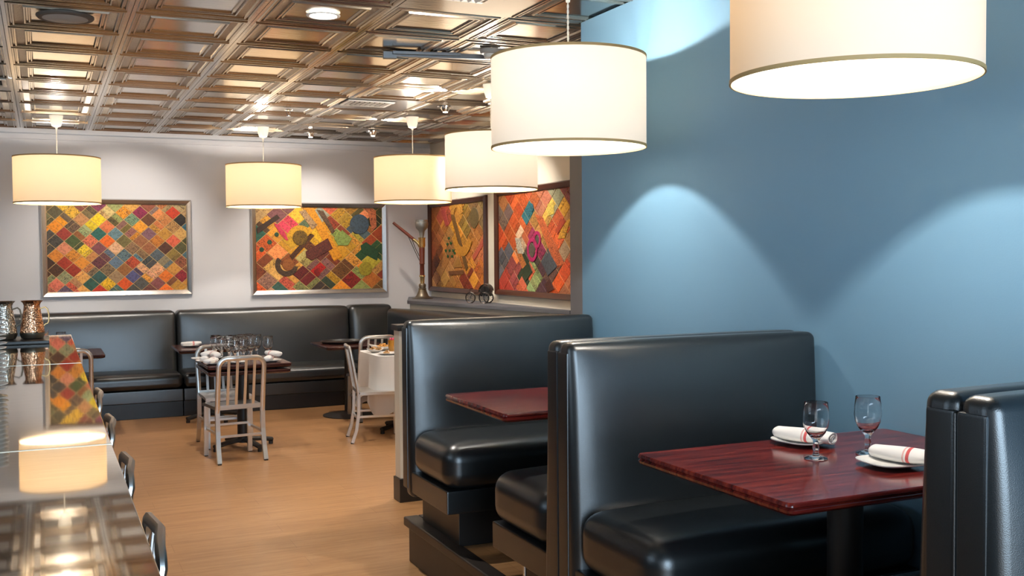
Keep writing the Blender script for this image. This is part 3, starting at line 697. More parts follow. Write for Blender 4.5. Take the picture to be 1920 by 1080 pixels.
def heap(parent, mt, n, R_, z, s):
    base = None
    for k in range(n):
        a = random.random()*2*PI; q = R_*math.sqrt(random.random())
        if base is None:
            mb = MB(); vs = [(s*math.cos(2*PI*i/7)*(0.8+0.3*random.random()), s*math.sin(2*PI*i/7)*(0.8+0.3*random.random()), 0.006*math.sin(i*2)) for i in range(7)]
            vs = [(x, y, zz+h_) for h_ in (0, 0.005) for x, y, zz in vs]
            mb.add(vs, [tuple(range(7))[::-1], tuple(range(7, 14))]+[(i, (i+1) % 7, 7+(i+1) % 7, 7+i) for i in range(7)]); base = o = mb.build('food_piece', mt, parent, smooth=True)
        else: o = base.copy(); C.objects.link(o)
        o.location = (q*math.cos(a), q*math.sin(a), z+0.02*(1-q/R_)+0.006*random.random()); o.rotation_euler = (random.uniform(-.6, .6), random.uniform(-.6, .6), random.random()*6)
bo = boat('boat_dish', 2.99, 9.63, R(-10), 0.145, 0.085, 0.055, 'white boat-shaped dish heaped with golden crisps'); heap(bo, M['crisp'], 18, 0.05, 0.035, 0.022)
bo = boat('snack_bowl', 2.86, 9.46, 0, 0.085, 0.075, 0.035, 'white bowl of sliced bread at the left of the white cloth'); heap(bo, M['bread'], 14, 0.05, 0.026, 0.024)
dp = side_plate(0.10, False).build('dinner_plate', M['porcelain'], smooth=True, loc=(2.91, 9.20, zf)); tag(dp, 'round white plate of leftover food at the near edge of the white cloth', 'plate')
fp_ = empty('plated_food', (2.90, 9.21, zf+0.008), 0, 'small heap of brown food on the round white plate', 'food'); heap(fp_, M['bread'], 9, 0.028, 0.0, 0.016)
sp1 = sp0.copy(); C.objects.link(sp1); sp1.scale = (0.6, 0.6, 1); sp1.location = (3.01, 9.11, zf); tag(sp1, 'small white plate at the near corner of the white cloth by the half wall', 'plate')
jg = empty('juice_glass', (3.005, 9.40, zf), 0, 'glass of orange juice topped with a pink flower on the white cloth', 'drink')
MB().lathe([(0.0, 0.0), (0.030, 0.0), (0.036, 0.06), (0.036, 0.125), (0.034, 0.125), (0.034, 0.06), (0.028, 0.006), (0.0, 0.006)], 28, cap=False).build('tumbler', M['glass'], jg, smooth=True)
MB().lathe([(0.0, 0.007), (0.0275, 0.007), (0.0335, 0.06), (0.0335, 0.115), (0.0, 0.115)], 28, cap=False).build('juice', M['juice'], jg, smooth=True)
for k in range(5):
    a = k*2*PI/5; pt = MB().lathe([(0.0, 0.0), (0.010, 0.004), (0.014, 0.014), (0.008, 0.024), (0.0, 0.027)], 10, sy=0.45).build('petal', M['petal'], jg, smooth=True, loc=(0.014*math.cos(a), 0.014*math.sin(a), 0.115)); pt.rotation_euler = (R(-25)*math.sin(a), R(25)*math.cos(a), a)
tb = MB().lathe([(0.0, 0.0), (0.028, 0.0), (0.034, 0.10), (0.032, 0.10), (0.026, 0.006), (0.0, 0.006)], 24, cap=False).build('tumbler', M['glass'], smooth=True, loc=(3.09, 9.42, zf)); tag(tb, 'empty clear tumbler beside the orange juice on the white cloth', 'glass')

# ------------------------------------------------------------------ bar counter
bar = empty('bar_counter', (-0.4, 4.5, 0), 0, 'long bar counter with a mirror-polished metal top along the left', 'bar counter')
ys = [-0.2, 1.35, 3.60, 6.45, 8.85]
for a, b in zip(ys[:-1], ys[1:]):
    MB().box(-0.9+0.4, 0.195+0.4, a-4.5+0.001, b-4.5-0.001, 1.035, 1.07).build('top_sheet', M['bar_metal'], bar, bevel=0.004)
for y in ys[1:-1]: MB().box(-0.5, 0.595, y-4.5-0.004, y-4.5+0.004, 1.055, 1.0712).build('seam_strip', M['seam'], bar)
MB().box(-0.45, 0.12, -4.6, 4.25, 0.0, 1.034).build('body', M['dark_trim'], bar)
MB().box(0.58, 0.597, -4.69, 4.34, 1.010, 1.034).build('edge_strip', M['seam'], bar)
# tray and pitchers
tm = tag(box('bar_mat', M['black'], -0.62, 0.035, 7.98, 8.50, 1.0705, 1.095, bevel=0.006), 'flat black slab at the end of the bar under the metal pitchers', 'tray')
def pitcher(x, y, mt, hmt, rz, label):
    p = empty('metal_pitcher', (x, y, 1.0955), rz, label, 'pitcher', 'hammered metal pitchers on the bar')
    prof_ = [(0.0, 0.0), (0.058, 0.0), (0.072, 0.008), (0.080, 0.030), (0.082, 0.055), (0.076, 0.100), (0.066, 0.160), (0.056, 0.215), (0.053, 0.240), (0.060, 0.258), (0.074, 0.272), (0.072, 0.274), (0.057, 0.258), (0.050, 0.240)]
    MB().lathe(prof_, 40, cap=False).build('body', mt, p, smooth=True)
    MB().lathe([(0.0, 0.004), (0.073, 0.004), (0.0835, 0.030), (0.0845, 0.045)], 40, cap=False).build('base_band', M['bronze'], p, smooth=True)
    MB().tube([(0.056, 0, 0.215), (0.075, 0, 0.222), (0.088, 0, 0.226), (0.104, 0, 0.212), (0.113, 0, 0.170), (0.112, 0, 0.125), (0.104, 0, 0.108), (0.090, 0, 0.104), (0.079, 0, 0.092)], 0.0055, 8, upv=(0, 1, 0)).build('handle', hmt, p, smooth=True)
pitcher(-0.075, 8.22, M['copper'], M['brass'], R(-12), 'hammered copper pitcher with brass handle, right one on the bar end')
pitcher(-0.255, 8.20, M['nickel'], M['bronze'], R(-10), 'hammered silvery pitcher left of the copper one')
pitcher(-0.435, 8.30, M['nickel'], M['bronze'], R(-30), 'hammered silvery pitcher cut by the left edge')
o = MB().lathe([(0.0, 0.0), (0.030, 0.0), (0.034, 0.045), (0.032, 0.045), (0.027, 0.005), (0.0, 0.005)], 20, cap=False).build('small_tumbler', M['glass'], smooth=True, loc=(0.0, 8.42, 1.0955)); tag(o, 'small clear tumbler beside the copper pitcher', 'glass')
# plate stack at the left edge
bowl = MB().lathe([(0.0, 0.0), (0.055, 0.0), (0.075, 0.010), (0.100, 0.016), (0.102, 0.020), (0.098, 0.021), (0.07, 0.015), (0.0, 0.006)], 40, cap=False)
b0 = None
for k in range(16):
    o = bowl.build('side_plate', M['porcelain'], smooth=True) if b0 is None else b0.copy()
    if b0 is None: b0 = o
    else: C.objects.link(o)
    o.location = (-0.256+0.003*math.sin(k*2.1), 5.22+0.003*math.cos(k*1.7), 1.0708+0.0205*k)
    tag(o, 'white plate in the tall stack on the bar at the left edge', 'plate', 'plates stacked on the bar')
names = ['second', 'third', 'fourth', 'fifth', 'sixth', 'seventh', 'eighth']
st_ = [q for q in C.objects if q.get('group') == 'plates stacked on the bar']
for k, q in enumerate(st_):
    if 0 < k < 8: q['label'] = names[k-1]+' white plate from the bottom of the tall stack on the bar'
    elif 8 <= k < 15: q['label'] = names[14-k]+' white plate from the top of the tall stack on the bar'
b0['label'] = 'bottom white plate of the tall stack on the bar'; o['label'] = 'topmost white plate of the tall stack on the bar'

# bar stools peeking over the counter edge (face -X)
def stool(y, label):
    s_ = empty('bar_stool', (0.42, y, 0), R(90), label, 'bar stool', 'aluminium bar stools along the bar')
    return s_
def build_stool(s_):
    zt = 1.02; w_ = 0.185; r = 0.06; pts = [(-w_, -0.19, 0.74), (-w_, -0.215, zt-r)]
    s_['built'] = 1
    for k in range(1, 5): a = PI/2*k/5; pts.append((-w_+r-r*math.cos(a), -0.22, zt-r+r*math.sin(a)))
    pts += [(-w_+r, -0.222, zt), (0, -0.235, zt), (w_-r, -0.222, zt)]
    for k in range(4, 0, -1): a = PI/2*k/5; pts.append((w_-r+r*math.cos(a), -0.22, zt-r+r*math.sin(a)))
    pts += [(w_, -0.215, zt-r), (w_, -0.19, 0.74)]
    MB().tube(pts, 0.019, 8, ry=0.013, upv=(0, 1, 0)).build('back_frame', M['alu'], s_, smooth=True)
    for xx in (-0.06, 0.0, 0.06): MB().tube([(xx, -0.198, 0.76), (xx, -0.225, zt-0.01)], 0.014, 4, ry=0.005, upv=(0, 1, 0)).build('slat', M['alu'], s_)
    MB().box(-0.195, 0.195, -0.19, 0.19, 0.735, 0.76).build('seat', M['alu'], s_, bevel=0.008)
    for sx in (-1, 1):
        for sy in (-1, 1):
            MB().tube([(sx*0.17, sy*0.165, 0.74), (sx*0.205, sy*0.205, 0.0)], 0.018, 4, ry=0.016, upv=(0, 1, 0)).build('leg', M['alu'], s_)
        MB().box(sx*0.19-0.008, sx*0.19+0.008, -0.19, 0.19, 0.25, 0.27).build('stretcher', M['alu'], s_)
    MB().box(-0.19, 0.19, 0.182, 0.198, 0.25, 0.27).build('foot_rail', M['alu'], s_); MB().box(-0.19, 0.19, -0.198, -0.182, 0.30, 0.32).build('stretcher', M['alu'], s_)
    del s_['built']
st = stool(3.50, 'aluminium bar stool by the bar, third from the far end'); build_stool(st); st.location.x = 0.01
for y, l in ((5.35, 'farthest aluminium bar stool by the bar'), (4.42, 'aluminium bar stool by the bar, second from the far end'), (2.60, 'nearest aluminium bar stool, its back above the bar edge')):
    dup(st, (0.01, y, 0), None, l)

# ------------------------------------------------------------------ patchwork pictures (local: x right, z up, front towards -y)
def hexc(s): 
    c = [int(s[i:i+2], 16)/255 for i in (0, 2, 4)]; return tuple((q/12.92 if q <= .04045 else ((q+.055)/1.055)**2.4) for q in c)
def clip(poly, w_, h_):
    for ax, lim, sg in ((0, 0, 1), (0, w_, -1), (1, 0, 1), (1, h_, -1)):
        out = []
        for i, p in enumerate(poly):
            q = poly[(i+1) % len(poly)]; dp_, dq = (p[ax]-lim)*sg, (q[ax]-lim)*sg
            if dp_ >= 0: out.append(p)
            if dp_*dq < 0: t_ = dp_/(dp_-dq); out.append((p[0]+(q[0]-p[0])*t_, p[1]+(q[1]-p[1])*t_))
        poly = out
        if len(poly) < 3: return []
    return poly
def patch(poly, col, par, y, th=0.004, shrink=0.0035):
    n = len(poly); cx_, cz_ = sum(p[0] for p in poly)/n, sum(p[1] for p in poly)/n
    pts = []
    for p in poly:
        dx, dz = p[0]-cx_, p[1]-cz_; d = math.hypot(dx, dz) or 1; k = max(0, 1-shrink/d); pts.append((dx*k, dz*k))
    vs = [(x, 0, z) for x, z in pts]+[(x*0.96, -th, z*0.96) for x, z in pts]
    o = MB().add(vs, [tuple(range(n, 2*n))]+[(i, (i+1) % n, n+(i+1) % n, n+i) for i in range(n)]).build('patch', M['patch'], par, loc=(cx_, y, cz_))
    o.color = (*col, 1); return o
def frame(par, w_, h_, mt, fw_=0.055, dep=0.05, slope=0.02):
    mb = MB(); P_ = [(0, 0.0), (0, -dep*0.55), (0.012, -dep), (fw_-0.014, -dep+slope*0.6), (fw_, -dep+slope), (fw_, 0.0)]
    rings = []
    for d, y in P_: rings.append([(d, y, d), (w_-d, y, d), (w_-d, y, h_-d), (d, y, h_-d)])
    vs = [p for r_ in rings for p in r_]; mb.add(vs, [(k*4+j, k*4+(j+1) % 4, k*4+4+(j+1) % 4, k*4+4+j) for k in range(len(P_)-1) for j in range(4)])
    mb.build('picture_frame', mt, par)
def picture(loc, rz, w_, h_, mt, label, group, seeds, lat, over=(), fw_=0.055, split=0.3, jit=0.0, seed=1):
    rnd = random.Random(seed); p = empty('patchwork_picture', loc, rz, label, 'picture', group)
    frame(p, w_, h_, mt, fw_); iw, ih = w_-2*fw_, h_-2*fw_
    art = MB().box(0, iw, -0.012, 0, 0, ih).build('backing', M['gold_thread'], p, loc=(fw_, 0, fw_))
    dx, dz = lat
    def near(x, z):
        b = min(seeds, key=lambda s: ((s[0]-x/iw)*iw)**2+((s[1]-z/ih)*ih)**2+rnd.random()*0.0006); return hexc(b[2])
    def vary(c, k=0.22): f = 1.2+rnd.uniform(-k, k); return tuple(min(1, q*f*(1+rnd.uniform(-.08, .08))) for q in c)
    for j in range(-1, int(ih/dz)+3):
        for i in range(-1, int(iw/dx)+3):
            cx_, cz_ = i*dx+(j % 2)*dx/2, j*dz
            d = [(cx_-dx/2, cz_), (cx_, cz_-dz), (cx_+dx/2, cz_), (cx_, cz_+dz)]
            polys = [d]
            q = rnd.random(); mid = lambda a, b, t_=0.5: (a[0]+(b[0]-a[0])*t_, a[1]+(b[1]-a[1])*t_)
            if q < split*0.5: t_ = rnd.choice((.35, .5, .62)); a, b = mid(d[0], d[1], t_), mid(d[3], d[2], t_); polys = [[d[0], a, b, d[3]], [a, d[1], d[2], b]]
            elif q < split: t_ = rnd.choice((.35, .5, .62)); a, b = mid(d[1], d[2], t_), mid(d[0], d[3], t_); polys = [[d[0], d[1], a, b], [b, a, d[2], d[3]]]
            for k, po in enumerate(polys):
                po = clip(po, iw, ih)
                if not po: continue
                ar = abs(sum(po[m_][0]*po[(m_+1) % len(po)][1]-po[(m_+1) % len(po)][0]*po[m_][1] for m_ in range(len(po))))/2
                if ar < 0.0006: continue
                mx_, mz_ = sum(v[0] for v in po)/len(po), sum(v[1] for v in po)/len(po)
                patch(po, vary(near(mx_, mz_) if k == 0 else near(mx_+rnd.uniform(-.12, .12), mz_+rnd.uniform(-.1, .1))), art, -0.0125)
    for k, (kind, col, *a) in enumerate(over):
        yy = -0.0175-0.0012*(k % 4)
        if kind == 'poly':
            po = clip([(x*iw, z*ih) for x, z in a[0]], iw, ih)
            if po: patch(po, hexc(col), art, yy, shrink=0.001)
        elif kind == 'ring':
            cx_, cz_, r0_, r1_, a0, a1 = a; n = 12; cx_ *= iw; cz_ *= ih
            oo = [(cx_+r1_*math.cos(R(a0+(a1-a0)*i/n)), cz_+r1_*math.sin(R(a0+(a1-a0)*i/n))) for i in range(n+1)]
            ii = [(cx_+r0_*math.cos(R(a0+(a1-a0)*i/n)), cz_+r0_*math.sin(R(a0+(a1-a0)*i/n))) for i in range(n+1)]
            vs = [(x-cx_, -.004, z-cz_) for x, z in oo+ii]+[(x-cx_, 0, z-cz_) for x, z in oo+ii]; N = n+1
            fs = [(i, i+1, N+i+1, N+i) for i in range(n)]+[(i, i+1, 2*N+i+1, 2*N+i) for i in range(n)]+[(N+i, N+i+1, 3*N+i+1, 3*N+i) for i in range(n)]
            o = MB().add(vs, fs).build('patch', M['patch'], art, loc=(cx_, yy, cz_)); o.color = (*hexc(col), 1)
        elif kind == 'disc':
            cx_, cz_, rx, rz_ = a; po = [(cx_*iw+rx*math.cos(2*PI*i/16), cz_*ih+rz_*math.sin(2*PI*i/16)) for i in range(16)]
            patch(clip(po, iw, ih), hexc(col), art, yy, shrink=0.0)
    return p
def sd3(L, x0, x1, y0, y1): return [((x-x0)/(x1-x0), (y1-y)/(y1-y0), c) for x, y, c in L]
S1 = sd3([(330,190,'6a6040'),(370,260,'e8960f'),(330,300,'d9801a'),(460,210,'e6b23c'),(510,180,'8a4a3a'),(575,210,'75613c'),(640,185,'8d3c58'),(640,255,'d9be10'),(700,200,'cfae6e'),(745,165,'9aa25e'),
 (810,210,'f09a10'),(850,160,'d9a848'),(755,260,'6c5a24'),(920,205,'8a1a4a'),(990,170,'8a4530'),(1050,220,'75605a'),(1110,190,'c87a40'),(1160,150,'c83a12'),(1235,180,'a89060'),(1260,230,'2c2018'),(875,260,'789a72'),
 (990,265,'6a3a14'),(1180,245,'b0644a'),(1240,290,'2f5a66'),(490,260,'cf9054'),(445,305,'66503a'),(583,310,'a0a672'),(700,305,'c46a3c'),(790,355,'5f7c88'),(840,310,'8c5c50'),(940,320,'de8c1c'),(1080,330,'b9802c'),
 (1200,330,'b8884a'),(375,360,'8a3020'),(335,410,'4a4038'),(520,370,'96592a'),(465,415,'4c5228'),(652,365,'1f5c50'),(893,375,'23504a'),(995,375,'76505c'),(1165,375,'c25a3a'),(1240,410,'4a4a24'),(600,415,'cc6a48'),
 (715,440,'ea6410'),(830,430,'6c6030'),(965,430,'8e5a34'),(1110,430,'4e2c1a'),(1050,420,'c87428'),(420,460,'c47a55'),(360,490,'cf8226'),(550,480,'efc22a'),(650,500,'6e3a40'),(770,480,'d0a080'),(885,480,'94714e'),
 (925,515,'557480'),(815,530,'5a6c7c'),(1030,515,'4a4a48'),(1070,480,'5a6466'),(1170,490,'76622a'),(1230,520,'3c5560'),(470,550,'d4882a'),(600,560,'c88048'),(690,580,'7a6448'),(865,580,'b84a28'),(940,600,'483850'),
 (340,590,'4c2c10'),(425,595,'a02c0e'),(540,610,'96609a'),(500,650,'d69850'),(370,650,'8a8862'),(1110,560,'7a7252'),(1180,610,'d08c3e'),(1250,560,'8c5234'),(425,700,'746074'),(600,665,'2c5046'),(545,700,'b47852'),
 (700,690,'eab81a'),(760,640,'86704e'),(800,600,'865024'),(870,665,'524e78'),(990,680,'d48c34'),(1050,620,'d8a07a'),(1120,680,'d86c1c'),(1220,650,'9a2230'),(650,720,'b03018'),(815,710,'cc4c12'),(915,715,'4a4a44'),
 (1050,720,'7c4640'),(1250,710,'c08a30'),(340,730,'c46a52'),(460,735,'d05a40'),(740,735,'4e6a64'),(1180,720,'7a4628')], 300, 1268, 135, 750)
picture((-0.008, YB, 1.25), 0, 1.54, 1.06, M['silver_frame'], 'silver-framed patchwork textile of small diamonds, left one on the back wall', 'framed patchworks', S1, (0.172, 0.078), seed=3)
S2 = sd3([(300,240,'b08a5a'),(350,260,'5a3a18'),(420,260,'dba81c'),(460,210,'7a4a48'),(520,230,'d9a42a'),(600,260,'5a6a50'),(630,180,'e6941c'),(640,240,'c0a080'),(720,200,'8a8a78'),(770,220,'d86a40'),(800,270,'8a3a1c'),
 (860,210,'b88a24'),(930,180,'9a7420'),(1020,190,'4a4018'),(1075,230,'cc7448'),(1130,200,'4a4a24'),(1130,280,'2c2c10'),(980,290,'4a5a64'),(300,380,'24503c'),(370,330,'c88a24'),(430,320,'d03a52'),(480,360,'e0a41c'),
 (350,400,'cc5a18'),(420,410,'d8884a'),(560,380,'8a6a14'),(640,340,'cc9c1c'),(700,350,'daa41c'),(780,340,'e0941c'),(870,380,'8a9c4c'),(950,350,'a08a2c'),(1050,340,'9a5a24'),(1110,390,'963c14'),(290,480,'c85018'),
 (340,480,'c8881c'),(440,540,'8a4a1c'),(310,560,'7a3814'),(350,610,'dca458'),(500,450,'c8941c'),(570,420,'6a3a14'),(560,510,'a89c5c'),(680,470,'6e3428'),(760,420,'6c5450'),(780,510,'7a3414'),(850,560,'6c4018'),
 (870,440,'b8881c'),(920,480,'d09034'),(970,540,'d0761c'),(1060,480,'264824'),(1040,570,'a0922a'),(1085,590,'b88c44'),(1130,640,'7a2a10'),(290,680,'cc5414'),(360,690,'9c6c5c'),(400,710,'2c4a40'),(480,690,'c85c44'),
 (540,650,'d49a44'),(600,700,'7a7c4c'),(620,620,'6a1c1c'),(680,610,'b01c18'),(710,570,'8a5a58'),(700,690,'4c3c34'),(740,650,'2c3c28'),(800,640,'c8941c'),(830,700,'e0901c'),(910,710,'8a1c14'),(910,620,'a87c24'),
 (985,680,'8a904c'),(1050,690,'b06424'),(1100,700,'6a4a1c')], 265, 1148, 165, 735)
def pq(L): return [((x-265)/883, (735-y)/570) for x, y in L]
O2 = [('poly', 'e09418', pq([(600,170),(660,165),(860,510),(800,540)])), ('poly', 'b8946c', pq([(560,195),(600,180),(690,290),(650,320)])), ('poly', '6c5038', pq([(680,180),(730,190),(810,330),(790,350)])),
      ('poly', '3a2410', pq([(270,310),(410,215),(430,240),(275,350)])), ('poly', '5a3412', pq([(490,500),(640,340),(665,360),(510,530)])), ('poly', 'cc3450', pq([(385,275),(410,280),(460,330),(485,390),(470,395),(425,345)])),
      ('poly', '6a3024', pq([(600,470),(760,375),(795,450),(640,535),(605,510)])), ('disc', '7a5c14', (565-265)/883, (735-375)/570, 0.09, 0.09), ('ring', 'd8a020', (565-265)/883, (735-380)/570, 0.09, 0.155, 20, 170),
      ('ring', '57402c', (470-265)/883, (735-560)/570, 0.075, 0.135, 140, 350), ('disc', '9c5c28', (480-265)/883, (735-560)/570, 0.07, 0.07), ('disc', '3c4c58', (985-265)/883, (735-280)/570, 0.12, 0.12), ('ring', '5c6a70', (975-265)/883, (735-300)/570, 0.075, 0.10, -40, 200),
      ('disc', '342a24', (965-265)/883, (735-320)/570, 0.055, 0.05), ('poly', '1e4626', pq([(990,430),(1030,405),(1125,470),(1110,540),(1000,480)])), ('poly', '869a4a', pq([(800,380),(860,320),(930,380),(900,430),(830,430)])),
      ('disc', '9c8c20', (1025-265)/883, (735-595)/570, 0.085, 0.085), ('poly', 'c87048', pq([(1045,178),(1105,178),(1110,300),(1075,330)])), ('poly', '8a1a14', pq([(655,600),(685,585),(705,625),(680,650)])),
      ('disc', '244c30', (405-265)/883, (735-353)/570, 0.026, 0.026), ('disc', '244c30', (357-265)/883, (735-405)/570, 0.028, 0.028), ('disc', '244c30', (303-265)/883, (735-455)/570, 0.028, 0.028)]
picture((2.19, YB, 1.218), 0, 1.62, 1.08, M['silver_frame'], 'silver-framed yellow patchwork textile with arches, right one on the back wall', 'framed patchworks', S2, (0.25, 0.11), O2, split=0.6, seed=5)
S3 = [(.05,.95,'8a4a1a'),(.05,.7,'a05a24'),(.05,.45,'8a4418'),(.08,.2,'6a3010'),(.06,.05,'b07a4a'),(.3,.9,'a84a30'),(.3,.75,'b0702a'),(.2,.6,'a05a2c'),(.25,.4,'b87430'),(.2,.12,'b8803c'),(.5,.9,'b87c2a'),(.5,.7,'cc8a24'),(.65,.8,'8a6a24'),
      (.6,.6,'c08028'),(.8,.85,'7c5a30'),(.85,.6,'a86c2a'),(.9,.4,'b0683a'),(.7,.4,'a86824'),(.45,.3,'b07c40'),(.5,.15,'b87a34'),(.7,.1,'8a3014'),(.9,.2,'b86420'),(.92,.95,'8a7040'),(.75,.25,'cc8c28'),(.35,.5,'a8763a')]
O3 = [('poly', 'a03c34', [(.2,.95),(.28,.97),(.36,.76),(.30,.74)]), ('poly', '6c4a18', [(.40,.88),(.46,.9),(.72,.25),(.68,.2)]), ('ring', 'c88e34', .52, .86, 0.10, 0.2, 10, 170), ('ring', 'c08424', .62, .72, 0.22, 0.33, 200, 330), ('disc', '5e4c22', .83, .82, 0.13, 0.12),
      ('poly', 'b4523c', [(.80,.38),(.98,.58),(.98,.50),(.82,.32)]), ('poly', '7a4a20', [(.34,.20),(.64,.22),(.64,.17),(.36,.15)]), ('poly', 'a4742c', [(.46,.25),(.54,.4),(.62,.25)])]
for k, (x, z) in enumerate(((.36,.60),(.33,.53),(.40,.54),(.30,.45),(.37,.45),(.44,.45),(.50,.47),(.34,.38),(.42,.38),(.47,.42))): O3.append(('disc', '1e5a24', x, z, 0.032, 0.018))
picture((XR, 12.085, 1.225), R(-90), 1.79, 1.09, M['brown_frame'], 'brown-framed amber patchwork textile, left one on the right wall above the ledge', 'framed patchworks', S3, (0.30, 0.105), O3, 0.06, 0.7, seed=8)
S4 = [(.05,.92,'a8703c'),(.1,.78,'6c5a50'),(.2,.9,'a8441c'),(.3,.85,'b85424'),(.45,.8,'2c6a7c'),(.45,.92,'b85c34'),(.6,.9,'a8644c'),(.75,.92,'8a8468'),(.9,.93,'7a3430'),(.65,.8,'d0a448'),(.85,.75,'c08a24'),(.95,.6,'9a6c3c'),
      (.35,.7,'c05c2a'),(.2,.6,'a84a1c'),(.08,.5,'b84c20'),(.3,.5,'c8a88c'),(.4,.6,'b05a34'),(.55,.65,'a87c3c'),(.75,.6,'c85a2c'),(.85,.45,'8c7c5c'),(.5,.45,'8a2c50'),(.45,.4,'4a4038'),(.65,.3,'4a5058'),(.75,.25,'6a4a40'),
      (.1,.3,'54565a'),(.2,.2,'8a3c3c'),(.1,.1,'a03424'),(.35,.2,'2c3c24'),(.5,.2,'8a9c64'),(.4,.08,'c05c3c'),(.6,.1,'4a2c34'),(.75,.1,'c8541c'),(.9,.3,'c04a1c'),(.92,.15,'b06a4a'),(.3,.35,'d07a3c')]
O4 = [('poly', 'c86434', [(.50,.78),(.60,.74),(.86,.28),(.76,.24)]), ('poly', 'c87838', [(.22,.45),(.30,.42),(.42,.22),(.36,.18)]), ('poly', 'c4c0b4', [(.24,.55),(.30,.54),(.36,.38),(.28,.38)]), ('ring', 'b01c60', .47, .42, 0.08, 0.12, 0, 359), ('disc', '544c40', .45, .41, 0.08, 0.08),
      ('ring', 'b01c60', .53, .52, 0.05, 0.085, 0, 359), ('poly', '26361c', [(.33,.22),(.42,.30),(.47,.20),(.38,.10)]), ('poly', 'a83c18', [(.82,.72),(.88,.68),(.78,.56),(.76,.60)]), ('poly', 'd09a2a', [(.84,.66),(.94,.72),(.86,.52),(.78,.52)]),
      ('poly', '444c54', [(.58,.30),(.68,.40),(.78,.26),(.66,.16)]), ('poly', '58281c', [(.62,.08),(.68,.14),(.74,.04),(.66,.0)]), ('disc', '2c6c80', .46, .84, 0.05, 0.045), ('poly', 'c8b04c', [(.66,.86),(.74,.88),(.74,.76),(.66,.74)])]
picture((XR, 10.03, 1.245), R(-90), 1.88, 1.10, M['brown_frame'], 'brown-framed orange patchwork textile, right one above the ledge by the grey column', 'framed patchworks', S4, (0.25, 0.10), O4, 0.06, 0.6, seed=11)

# ------------------------------------------------------------------ ornaments on the ledge
hk = empty('hookah_pipe', (4.06, 11.50, 1.16), R(-26), 'tall antique water pipe of bronze and red wood standing on the grey ledge', 'water pipe')
MB().lathe([(0.0, 0.0), (0.125, 0.0), (0.125, 0.006), (0.095, 0.014), (0.070, 0.040), (0.052, 0.080), (0.042, 0.110), (0.050, 0.118), (0.038, 0.126), (0.044, 0.16), (0.036, 0.175), (0.030, 0.178)], 36).build('bell_base', M['bronze'], hk, smooth=True)
MB().lathe([(0.024, 0.175), (0.028, 0.25), (0.036, 0.262), (0.034, 0.275)], 24).build('brass_collar', M['brass'], hk, smooth=True)
MB().lathe([(0.028, 0.27), (0.026, 0.40), (0.033, 0.41), (0.030, 0.42), (0.034, 0.60)], 24).build('stem', M['red_wood'], hk, smooth=True)
MB().lathe([(0.034, 0.60), (0.040, 0.62), (0.040, 0.70), (0.046, 0.715), (0.030, 0.72)], 24).build('brass_collar', M['brass'], hk, smooth=True)
MB().lathe([(0.022, 0.72), (0.030, 0.76), (0.034, 0.79), (0.068, 0.83), (0.078, 0.87), (0.076, 0.895), (0.070, 0.90), (0.072, 0.925), (0.064, 0.925), (0.060, 0.89), (0.0, 0.86)], 32).build('bowl', M['pewter'], hk, smooth=True)
MB().tube([(-0.01, 0, 0.60), (-0.05, 0, 0.66), (-0.10, 0, 0.70)], [0.022, 0.020, 0.020], 12).build('elbow', M['brass'], hk, smooth=True)
MB().tube([(-0.10, 0, 0.70), (-0.22, 0, 0.80), (-0.335, 0, 0.895)], [0.018, 0.019, 0.016], 12).build('mouth_pipe', M['red_wood'], hk, smooth=True)
MB().tube([(-0.17, 0, 0.755), (-0.10, 0, 0.60), (-0.032, 0, 0.45)], 0.004, 6).tube([(-0.12, 0, 0.71), (-0.08, 0, 0.60), (-0.032, 0, 0.50)], 0.004, 6).build('chain', M['dark_steel'], hk)
rk = empty('model_rickshaw', (4.19, 10.08, 1.16), R(-42), 'small metal model rickshaw with a hood on the grey ledge between the pictures', 'model rickshaw')
def wheel(x, y, r_, par):
    mb = MB(); mb.tube([(x+r_*math.cos(2*PI*k/28), y, r_+r_*math.sin(2*PI*k/28)) for k in range(28)], 0.0085, 6, closed=True, upv=(0, 1, 0)); wq = mb.build('wheel', M['dark_steel'], par, smooth=True, loc=(0, 0, 0.004))
    sp_ = MB()
    for k in range(6): a = PI*k/6; sp_.tube([(x-r_*math.cos(a), y, r_-r_*math.sin(a)), (x+r_*math.cos(a), y, r_+r_*math.sin(a))], 0.003, 4, upv=(0, 1, 0))
    sp_.build('spokes', M['steel'], wq)
wheel(-0.12, 0.0, 0.065, rk); wheel(0.10, -0.09, 0.065, rk); wheel(0.10, 0.09, 0.065, rk)
MB().box(0.03, 0.17, -0.06, 0.06, 0.09, 0.125).build('seat_box', M['dark_steel'], rk, bevel=0.006)
mb = MB(); vs = []; n = 12
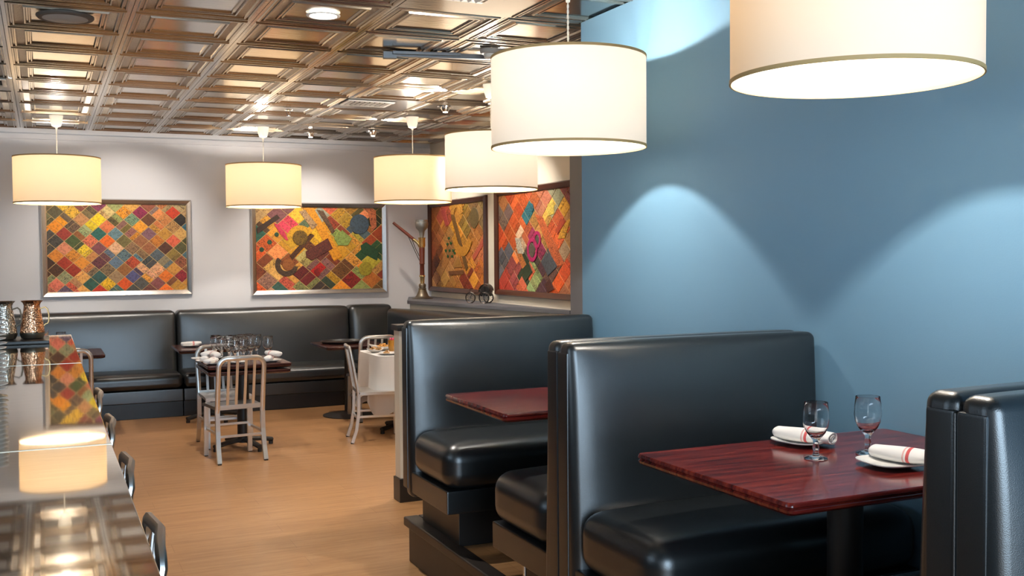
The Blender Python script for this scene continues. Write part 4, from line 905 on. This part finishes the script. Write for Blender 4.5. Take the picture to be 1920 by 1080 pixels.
for j in range(3):
    for k in range(n+1): a = PI*k/n*0.95; vs.append((0.10-0.085*math.cos(a)*(1 if j != 1 else 1.04), -0.072+0.072*j, 0.14+0.10*math.sin(a)*(1 if j != 1 else 1.06)))
mb.add(vs, [(j*(n+1)+k, j*(n+1)+k+1, (j+1)*(n+1)+k+1, (j+1)*(n+1)+k) for j in range(2) for k in range(n)]).build('hood', M['speaker_grille'], rk, smooth=True)
for y in (-0.072, 0.072):
    for xx in (0.02, 0.10, 0.18): MB().tube([(0.10, y, 0.12), (0.10+(xx-0.10)*0.95, y, 0.21 if xx == 0.10 else 0.18)], 0.0035, 5).build('hood_rib', M['dark_steel'], rk)
MB().tube([(0.06, -0.04, 0.10), (-0.05, -0.02, 0.10), (-0.10, 0, 0.13), (-0.12, 0, 0.07)], 0.006, 6).tube([(0.06, 0.04, 0.10), (-0.05, 0.02, 0.10), (-0.12, 0, 0.13)], 0.006, 6).build('frame_tube', M['bronze'], rk, smooth=True)
MB().tube([(-0.12, 0, 0.13), (-0.13, 0, 0.175), (-0.10, -0.05, 0.18)], 0.004, 6).tube([(-0.13, 0, 0.175), (-0.10, 0.05, 0.18)], 0.004, 6).build('handlebar', M['dark_steel'], rk, smooth=True)
mb = MB(); vs = []
for k in range(9):
    a = PI*(0.1+0.8*k/8); vs += [(0.10-0.075*math.cos(a), -0.105, 0.069+0.078*math.sin(a)), (0.10-0.075*math.cos(a), -0.07, 0.069+0.078*math.sin(a))]
mb.add(vs, [(2*k, 2*k+1, 2*k+3, 2*k+2) for k in range(8)]).build('mudguard', M['pewter'], rk, smooth=True)
MB().box(-0.06, -0.01, -0.02, 0.02, 0.125, 0.135).build('saddle', M['dark_steel'], rk, bevel=0.003)
rk.scale = (0.80, 0.80, 0.85)
mb = MB(); q = [(0.10-0.072*math.cos(PI*k/10), 0.13+0.085*math.sin(PI*k/10)) for k in range(11)]  # solid dark fill standing in for the shaded inside of the hood
mb.add([(x, y, z) for y in (-0.062, 0.062) for x, z in q], [tuple(range(11)), tuple(range(11, 22))[::-1]]+[(k, (k+1) % 11, 11+(k+1) % 11, 11+k) for k in range(11)]).build('hood_shade_fill', M['dark_steel'], rk)
